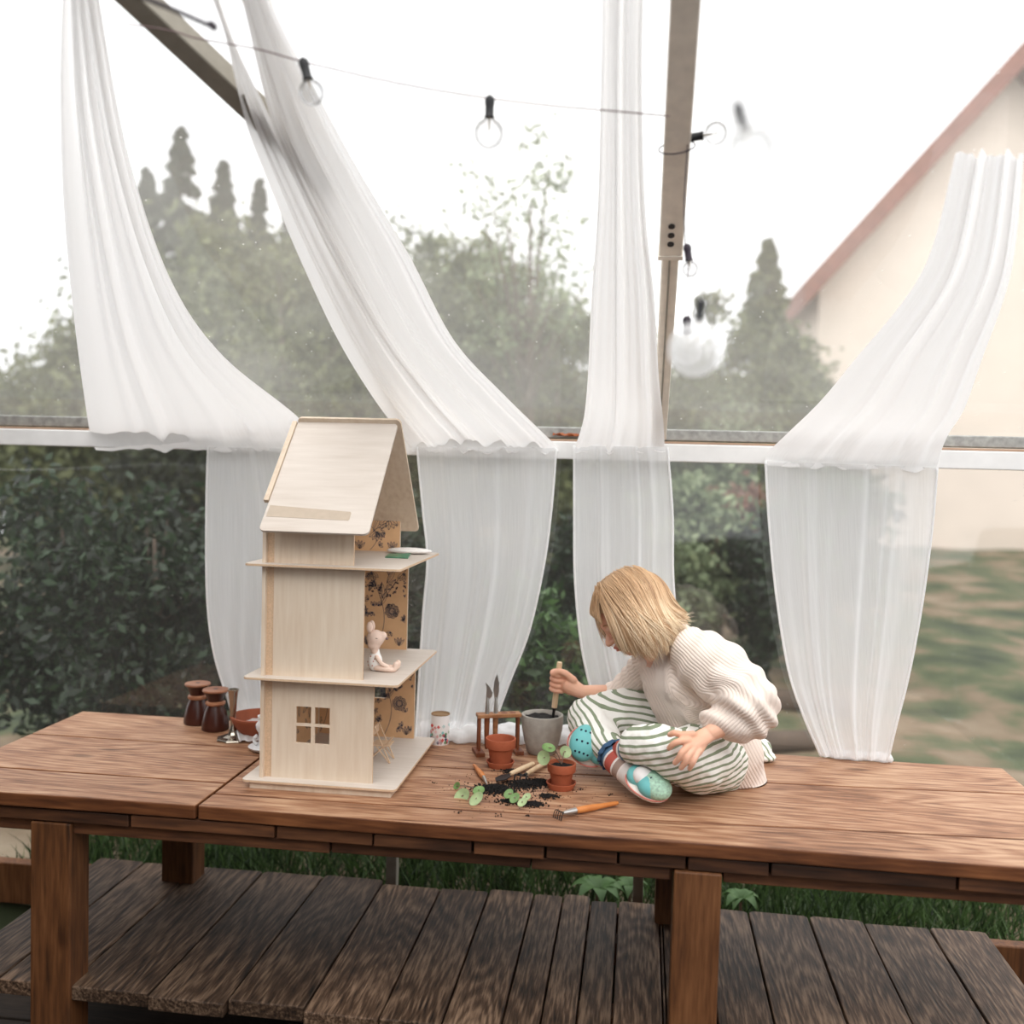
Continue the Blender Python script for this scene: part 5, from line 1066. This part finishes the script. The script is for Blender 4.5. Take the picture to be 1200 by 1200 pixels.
pts=[(0.0259,1.7,1.7336),(0.0141,1.66,1.6874),(0.0199,1.63,1.6562),(0.0444,1.64,1.659)]
lp.v=[]; lp.f=[]
yl=(0.0289,1.78,1.7085)[1]; cx=RX; zc=rz(1.78)-.03
lp.tube([(cx+.031*math.cos(a),1.78+.020*math.sin(a)-.006,zc-.004+.026*math.sin(a)*-.2+(.004*math.cos(a))-.022*(1 if math.sin(a)<0 else -1)*abs(math.sin(a))) for a in np.linspace(0,2*pi,28)],.0013,7); lp.build('cord_loop',M['purple'],t,smooth=2)
bulb(t,(cx+.014,1.765,zc+.008),(1,-.1,.12),.020)
t=thing('string_light',(0.062,1.76,1.5309),'thin cord hanging from the rafter with two small clear bulbs','string lights')
MB().tube(curve([(cx+.018,1.765,zc-.002),(0.0565,1.765,1.6121),(0.0603,1.76,1.5367)],6),.0011,7).build('cord',M['purple'],t,smooth=2)
bulb(t,(0.0633,1.76,1.5338),(.18,0,-1),.014,.85,cap='purple')
MB().tube(curve([(0.0666,1.765,1.5291),(0.0673,1.765,1.4662),(0.0704,1.76,1.4113)],6),.0007,6).build('cord',M['cordw'],t,smooth=2)
bulb(t,(0.0675,1.76,1.4098),(.05,0,-1),.026,.9,gl='milky',cap='purple')
t=thing('string_light',(0.0596,1.15,1.3399),'larger blurred globe bulb hanging in front of the cord by the rafter','string lights')
MB().tube(curve([(0.0748,0.86,1.5797),(0.0727,0.9,1.5132),(0.0719,1,1.4401),(0.0608,1.1,1.3789),(0.0607,1.15,1.3342)],6),.0006,6).build('cord',M['tin'],t,smooth=2)
bulb(t,(0.0596,1.15,1.3399),(-.08,0,-1),.031,.75,gl='milky')
t=thing('string_light',(0.069,0.85,1.4463),'nearest and most blurred globe bulb, tilted on its cord against the sky','string lights')
MB().tube(curve([(0.0657,0.85,1.575),(0.0673,0.85,1.4931),(0.0674,0.85,1.4518)],6),.0006,6).build('cord',M['tin'],t,smooth=2)
bulb(t,(0.0675,0.85,1.4505),(.35,.1,-1),.020,.62)
m=MB(); m.tube([(-0.6914,1.2,1.7414),(-0.5995,1.2,1.705),(-0.5582,1.22,1.6916)],[.003,.0032,.0032],10); m.tube([(-0.5582,1.22,1.6947),(-0.5513,1.22,1.6882)],.005,10)
label(m.build('black_cable',M['purple'],origin=(-0.5995,1.2,1.705),smooth=40),'thick dark cable end in the upper left corner by the curtain','cable')

# ------------------------------------------------------------------ garden behind the film
def leaves(name, cents, size, mat, parent, nper=None, droop=.3, seed=0, asp=.45):
    """many small two-triangle leaves around given centres (n,3)"""
    rg=np.random.RandomState(seed); C_=np.asarray(cents,dtype=np.float32); n=len(C_); s=size*rg.uniform(.6,1.4,n)[:,None]
    a=rg.normal(size=(n,3)); a[:,2]-=droop; a/=np.linalg.norm(a,axis=1)[:,None]; b_=rg.normal(size=(n,3)); b_-=a*(a*b_).sum(1)[:,None]; b_/=np.linalg.norm(b_,axis=1)[:,None]
    v=np.stack([C_-a*s*.5,C_+b_*s*asp*.5,C_+a*s*.5,C_-b_*s*asp*.5],1).reshape(-1,3); root=Vector(parent['base']); v=v-np.array(root)
    me=bpy.data.meshes.new(name); me.vertices.add(4*n); me.loops.add(4*n); me.polygons.add(n); me.vertices.foreach_set('co',v.astype(np.float32).ravel()); me.loops.foreach_set('vertex_index',np.arange(4*n,dtype=np.int32)); me.polygons.foreach_set('loop_start',np.arange(0,4*n,4,dtype=np.int32)); me.update(calc_edges=True)
    at=me.attributes.new('tone','FLOAT','POINT'); at.data.foreach_set('value',np.repeat(rg.uniform(0,1,n)**1.3,4).astype(np.float32)); me.materials.append(mat)
    o=bpy.data.objects.new(name,me); COL.objects.link(o); o.parent=parent; o['kind']='stuff'; return o
def conifer(x,y,h,r,lab,n=7000,mat='leaf_dark',seed=0,size=.10,group='trees beyond the roof film'):
    z0=gz(x,y); t=thing('conifer_tree',(x,y,z0),lab,'tree',group); rg=np.random.RandomState(seed)
    MB().tube([(x,y,z0),(x,y,z0+h*.5),(x,y,z0+h*.97)],[r*.09,r*.05,.01],8).build('trunk',M['bark'],t,smooth=2)
    nb=int(n/24); C_=[]
    for q in range(nb):
        hf=rg.uniform(.03,1)**.8; L_=r*(1-hf)**.9*rg.uniform(.75,1.2)+.03; a=rg.uniform(0,2*pi); tt=rg.uniform(0.1,1,24)**.7
        px_=x+math.cos(a)*L_*tt; py=y+math.sin(a)*L_*tt; sp_=.05*r*(1.15-hf); pz=z0+hf*h-.28*L_*tt**2+rg.normal(0,sp_,24)
        C_.append(np.stack([px_+rg.normal(0,sp_,24),py+rg.normal(0,sp_,24),pz],1))
    leaves('foliage',np.concatenate(C_),size,M[mat],t,seed=seed)
def broad(x,y,h,r,lab,n=9000,mat='leaf_mid',seed=0,size=.08,low=.15,clumps=40,cr=.28,name='broadleaf_tree',cat='tree',group='trees beyond the roof film',flat=1.):
    z0=gz(x,y); t=thing(name,(x,y,z0),lab,cat,group); rg=np.random.RandomState(seed); C_=[]; br=MB(); 
    br.tube([(x,y,z0),(x+.05*r,y,z0+h*.4),(x,y,z0+h*.8)],[r*.07,r*.045,r*.015],8)
    for q in range(clumps):
        dv=rg.normal(size=3); dv/=np.linalg.norm(dv); rad=rg.uniform(.35,1)
        cx=x+dv[0]*r*rad*(1-cr*.6); cy=y+dv[1]*r*rad*flat; cz=z0+h*(low+(1-low)/2)+dv[2]*h*(1-low)/2*rad*(1-cr*.5)
        k=int(n/clumps); pp=rg.normal(size=(k,3))*cr*r*.5; C_.append(pp+np.array([cx,cy,cz]))
        if q%2==0: br.tube([(x,y,z0+h*min(.7,max(.2,(cz-z0)/h-.2))),((x+cx)/2,(y+cy)/2,(cz+z0+h*.4)/2+.05),(cx,cy,cz)],[r*.02,r*.012,.004],5)
    br.build('branches',M['bark'],t,smooth=2); P=np.concatenate(C_); P[:,2]=np.maximum(P[:,2],z0+.02); leaves('foliage',P,size,M[mat],t,seed=seed)
def top(p): return p[0],p[1],p[2]
for k,(p,r) in enumerate((((-5.6117,11.5,5.0657),1.1),((-5.5118,12.5,4.9611),.95),((-4.8226,12,4.5734),.85),((-4.5522,12.5,4.5706),.9),((-5.7776,11,4.4188),1.0),((-3.8664,12,3.6518),1.0))):
    lab=['tall dark conifer at the far left edge beyond the roof film','dark conifer spire, second from the left beyond the roof film','shorter grey-green conifer spire just left of the diagonal curtain','conifer top showing right against the diagonal curtain','conifer only partly in view left of the tallest one','lower conifer hidden behind the diagonal curtain'][k]
    x,y,zt=p; conifer(x,y,zt-gz(x,y),r,lab,n=9000,seed=30+k,size=.12)
x,y,zt=(1.1986,10.5,3.4809); conifer(x,y,zt-gz(x,y),.95,'grey-green conifer with a thin tip, right of the hanging bulbs',n=12000,mat='leaf_mid',seed=41,size=.09)
x,y,zt=(-2.8296,7.5,2.9231); broad(x,y,zt-gz(x,y),.95,'drooping grey-green tree behind the film between left and diagonal curtains',n=16000,mat='leaf_mid',seed=50,size=.07,low=.0,clumps=70)
x,y,zt=(-3.3379,7,2.4247); broad(x,y,zt-gz(x,y),.6,'dark bushy tree low at the left edge beyond the roof film',n=8000,mat='leaf_dark',seed=51,size=.07,low=.0)
x,y,zt=(-2.1903,9,3.7563); broad(x,y,zt-gz(x,y),.95,'tall hazy tree right of the diagonal curtain',n=15000,mat='leaf_mid',seed=52,size=.08,low=.0,clumps=60)
x,y,zt=(-1.463,8.5,3.1951); broad(x,y,zt-gz(x,y),.75,'rounded hazy tree between diagonal and centre curtains',n=12000,mat='leaf_mid',seed=53,size=.08,low=.0,clumps=50)
x,y,zt=(-0.7101,8,2.6141); broad(x,y,zt-gz(x,y),.6,'low green tree just left of the centre curtain',n=9000,mat='leaf_mid',seed=54,size=.07,low=.0,clumps=40)
x,y,zt=(-0.8953,7.5,3.8749); broad(x,y,zt-gz(x,y),.70,'thin tree with sparse light leaves against the white sky',n=1900,mat='leaf_light',seed=55,size=.06,low=.42,clumps=60,cr=.22)
x,y,zt=(0.5446,8.5,2.7648); broad(x,y,zt-gz(x,y),.50,'rounded tree behind the large blurred bulb',n=9000,mat='leaf_mid',seed=56,size=.07,low=.0,clumps=40)
x,y,zt=(1.0873,8,2.4217); broad(x,y,zt-gz(x,y),.42,'bushy tree in front of the cream house wall',n=7000,mat='leaf_mid',seed=57,size=.07,low=.0,clumps=36)
x,y,zt=(-0.1851,9,2.648); broad(x,y,zt-gz(x,y),.6,'tree hidden mostly behind the centre curtain',n=6000,mat='leaf_mid',seed=58,size=.08,low=.0,clumps=30)
TT=[((-4.7398,9,3.3315),.9),((-3.9158,9.2,3.6165),.9),((-2.9808,9.5,3.4425),.9),((-2.2688,10.5,3.7859),.9),((-1.1911,10.5,3.6731),.9),((-5.5128,9,2.3801),1.0),((0.385,11,2.5258),.9),((1.5671,10.5,2.4753),.8)]
TL=['wide grey-green tree closing the view behind the leftmost conifers','broad tree filling the gap below the conifer spires','bushy tree mostly covered by the diagonal curtain','broad hazy tree behind the rounded one, left','broad hazy tree behind the sparse light-leaved one','low bushy tree outside the left curtain','broad low tree behind the hanging bulbs','broad low tree standing before the cream house']
for k,((x,y,zt),rr) in enumerate(TT): broad(x,y,zt-gz(x,y),rr,TL[k],n=15000,mat='leaf_mid',seed=90+k,size=.10,low=.0,clumps=70,cr=.34)
# hedge and shrubs seen through the clear lower film
sh='shrubs behind the lower film'
for k,(px_,yy,h,r,mt,lab) in enumerate((
 (-2.35,3.8,1.25,.42,'leaf_hedge','dark green hedge bush outside the left curtain'),
 (-1.9,3.7,1.25,.42,'leaf_hedge','dark green hedge bush at the far left behind the wooden vases'),
 (-1.45,3.8,1.30,.42,'leaf_hedge','dark hedge bush behind the left curtain'),
 (-1.0,3.9,1.30,.42,'leaf_hedge','dark hedge bush behind the dollhouse'),
 (-.62,3.8,1.15,.34,'leaf_hedge','dark hedge bush seen right of the dollhouse'),
 (-.40,3.45,.92,.30,'leaf_green','feathery bright green shrub between diagonal and centre curtains'),
 (-.20,4.3,1.20,.30,'leaf_hedge','dark hedge bush behind the centre curtain'))):
    broad(px_,yy,h-gz(px_,yy)-.16,r,lab,n=9000,mat=mt,seed=70+k,size=.05,low=.0,clumps=60,name='garden_shrub',cat='shrub',group=sh,cr=.3)
for k,(p,h,r,mt,lab) in enumerate((((0.2559,5.6,0.9104),1.30,.36,'leaf_light','light green shrub just right of the centre curtain'),((0.5409,6.8,0.5793),1.3,.42,'leaf_red','rust-brown shrub behind the child\'s shoulder'),((0.6191,5.4,0.7494),1.25,.20,'leaf_hedge','dark shrub beside the right curtain'),((1.039,6,0.7178),1.4,.5,'leaf_green','green shrub behind the right curtain'),((0.7365,8,0.8196),1.8,.7,'leaf_light','grey-green bush furthest back behind the child'))):
    x,y=p[0],p[1]; broad(x,y,h,r,lab,n=7000,mat=mt,seed=80+k,size=.06,low=.0,clumps=45,name='garden_shrub',cat='shrub',group=sh)
# cut logs lying on the slope
for k,(x,y,r,l,a,lab) in enumerate(((.62,4.6,.05,.4,.3,'short thick cut log on the ground behind the child'),(.80,5.3,.05,.6,-.2,'longer pale log lying further up the slope'),(.42,4.1,.03,.4,.1,'thin log lying nearest the table on the ground'))):
    z=gz(x,y)+r; d=Vector((math.cos(a),math.sin(a),0))*l/2; c=Vector((x,y,z)); lo=thing('cut_log',(x,y,z-r),lab,'log'); MB().tube([c-d,c-d*.4,c+d*.3,c+d],[r,r*1.04,r*.98,r],14).build('bark',M['bark'],lo,smooth=40); MB().tube([c+d,c+d*1.01],r*.9,14).build('cut_face',M['pale_wood'],lo)
# house
h0=(2.128,13,2.7928); ex0=(1.8308,12.6,3.2361); rx=(3.1396,12.6,4.7793)
hs_=thing('house',(h0[0]+1.6,13.8,0),'cream rendered house with brown-red gable roof at the right edge','house')
x0=h0[0]; xm=x0+2.2; x1=x0+4.4; ze=(2.1027,13,3.4307)[2]; sl2=((2.4204,12.6,4.0565)[2]-(1.826,12.6,3.3598)[2])/((2.4204,12.6,4.0565)[0]-(1.826,12.6,3.3598)[0]); zr=ze+(xm-x0)*sl2
MB().extr([(x0,13,-.2),(x1,13,-.2),(x1,13,ze),(xm,13,zr),(x0,13,ze)],(0,3,0)).build('wall',M['housewall'],hs_)
def slope(xa,za,xb,zb): MB().extr([(xa,12.6,za),(xb,12.6,zb),(xb,12.6,zb+.32),(xa,12.6,za+.32)],(0,3.6,0)).build('roof',M['roofred'],hs_,bevel=.02)
slope(x0-.25,ze-.25*sl2,xm,zr); slope(xm,zr,x1+.25,ze-.25*sl2)
# low plants seen under the table
gr=MB(); rnd=random.Random(6)
cent=[(rnd.uniform(-1.9,1.2),rnd.uniform(2.80,3.45)) for _ in range(9000)]
v=[];f=[];tn=[]
for x,y in cent:
    z=gz(x,y); hgt=rnd.uniform(.03,.13); a=rnd.uniform(0,2*pi); wd=.0035; lx=rnd.gauss(0,.02); ly=rnd.gauss(0,.02); n=len(v); c_=math.cos(a)*wd; s_2=math.sin(a)*wd
    v+=[(x-c_,y-s_2,z),(x+c_,y+s_2,z),(x+lx+c_*.6,y+ly+s_2*.6,z+hgt*.6),(x+lx*2,y+ly*2,z+hgt),(x+lx-c_*.6,y+ly-s_2*.6,z+hgt*.6)]; f.append((n,n+1,n+2,n+3,n+4)); tn+=[rnd.random()]*5
gr.v=v; gr.f=f; gr.a['tone']=tn; label(gr.build('grass',M['grass'],origin=(-.4,3,-.15)),'short dark grass growing on the ground behind the table','grass',kind='stuff')
def rosetteplant(p,lab,n=7,L_=.07,w_=.018):
    c=Vector(p); c.z=gz(c.x,c.y); t=thing('leafy_plant',tuple(c),lab,'plant','low plants behind the table'); r=random.Random(int(c.x*1000))
    for k in range(n):
        a=2*pi*k/n+r.uniform(-.3,.3); d=Vector((math.cos(a),math.sin(a),0)); s=Vector((-d.y,d.x,0)); m=MB(); vs=[];K=7
        for i in range(K):
            u=i/(K-1); q=c+d*(L_*u)+Vector((0,0,.10+.10*u-.10*u*u)); ww=w_*math.sin(pi*min(1,u*.9+.08)); vs+=[q-s*ww+Vector((0,0,.004)),q,q+s*ww+Vector((0,0,.004))]
        m.add(vs,[(3*i+j,3*i+j+1,3*i+j+4,3*i+j+3) for i in range(K-1) for j in (0,1)]); m.a['tone']=[.9]*len(vs); m.build('leaf',M['leaf_green'],t,smooth=2)
    MB().tube([c,c+Vector((0,0,.11))],.004,6).build('stem',M['stem'],t)
rosetteplant((-0.0884,2.76,-0.0379),'bright broad-leaved plant under the table just left of its front leg',8,.08,.02)
rosetteplant((0.0024,2.8,-0.0574),'smaller broad-leaved plant beside the rear table post',7,.06,.016)
rosetteplant((0.3117,2.8,-0.066),'broad-leaved plant right of the front table leg',7,.06,.016)
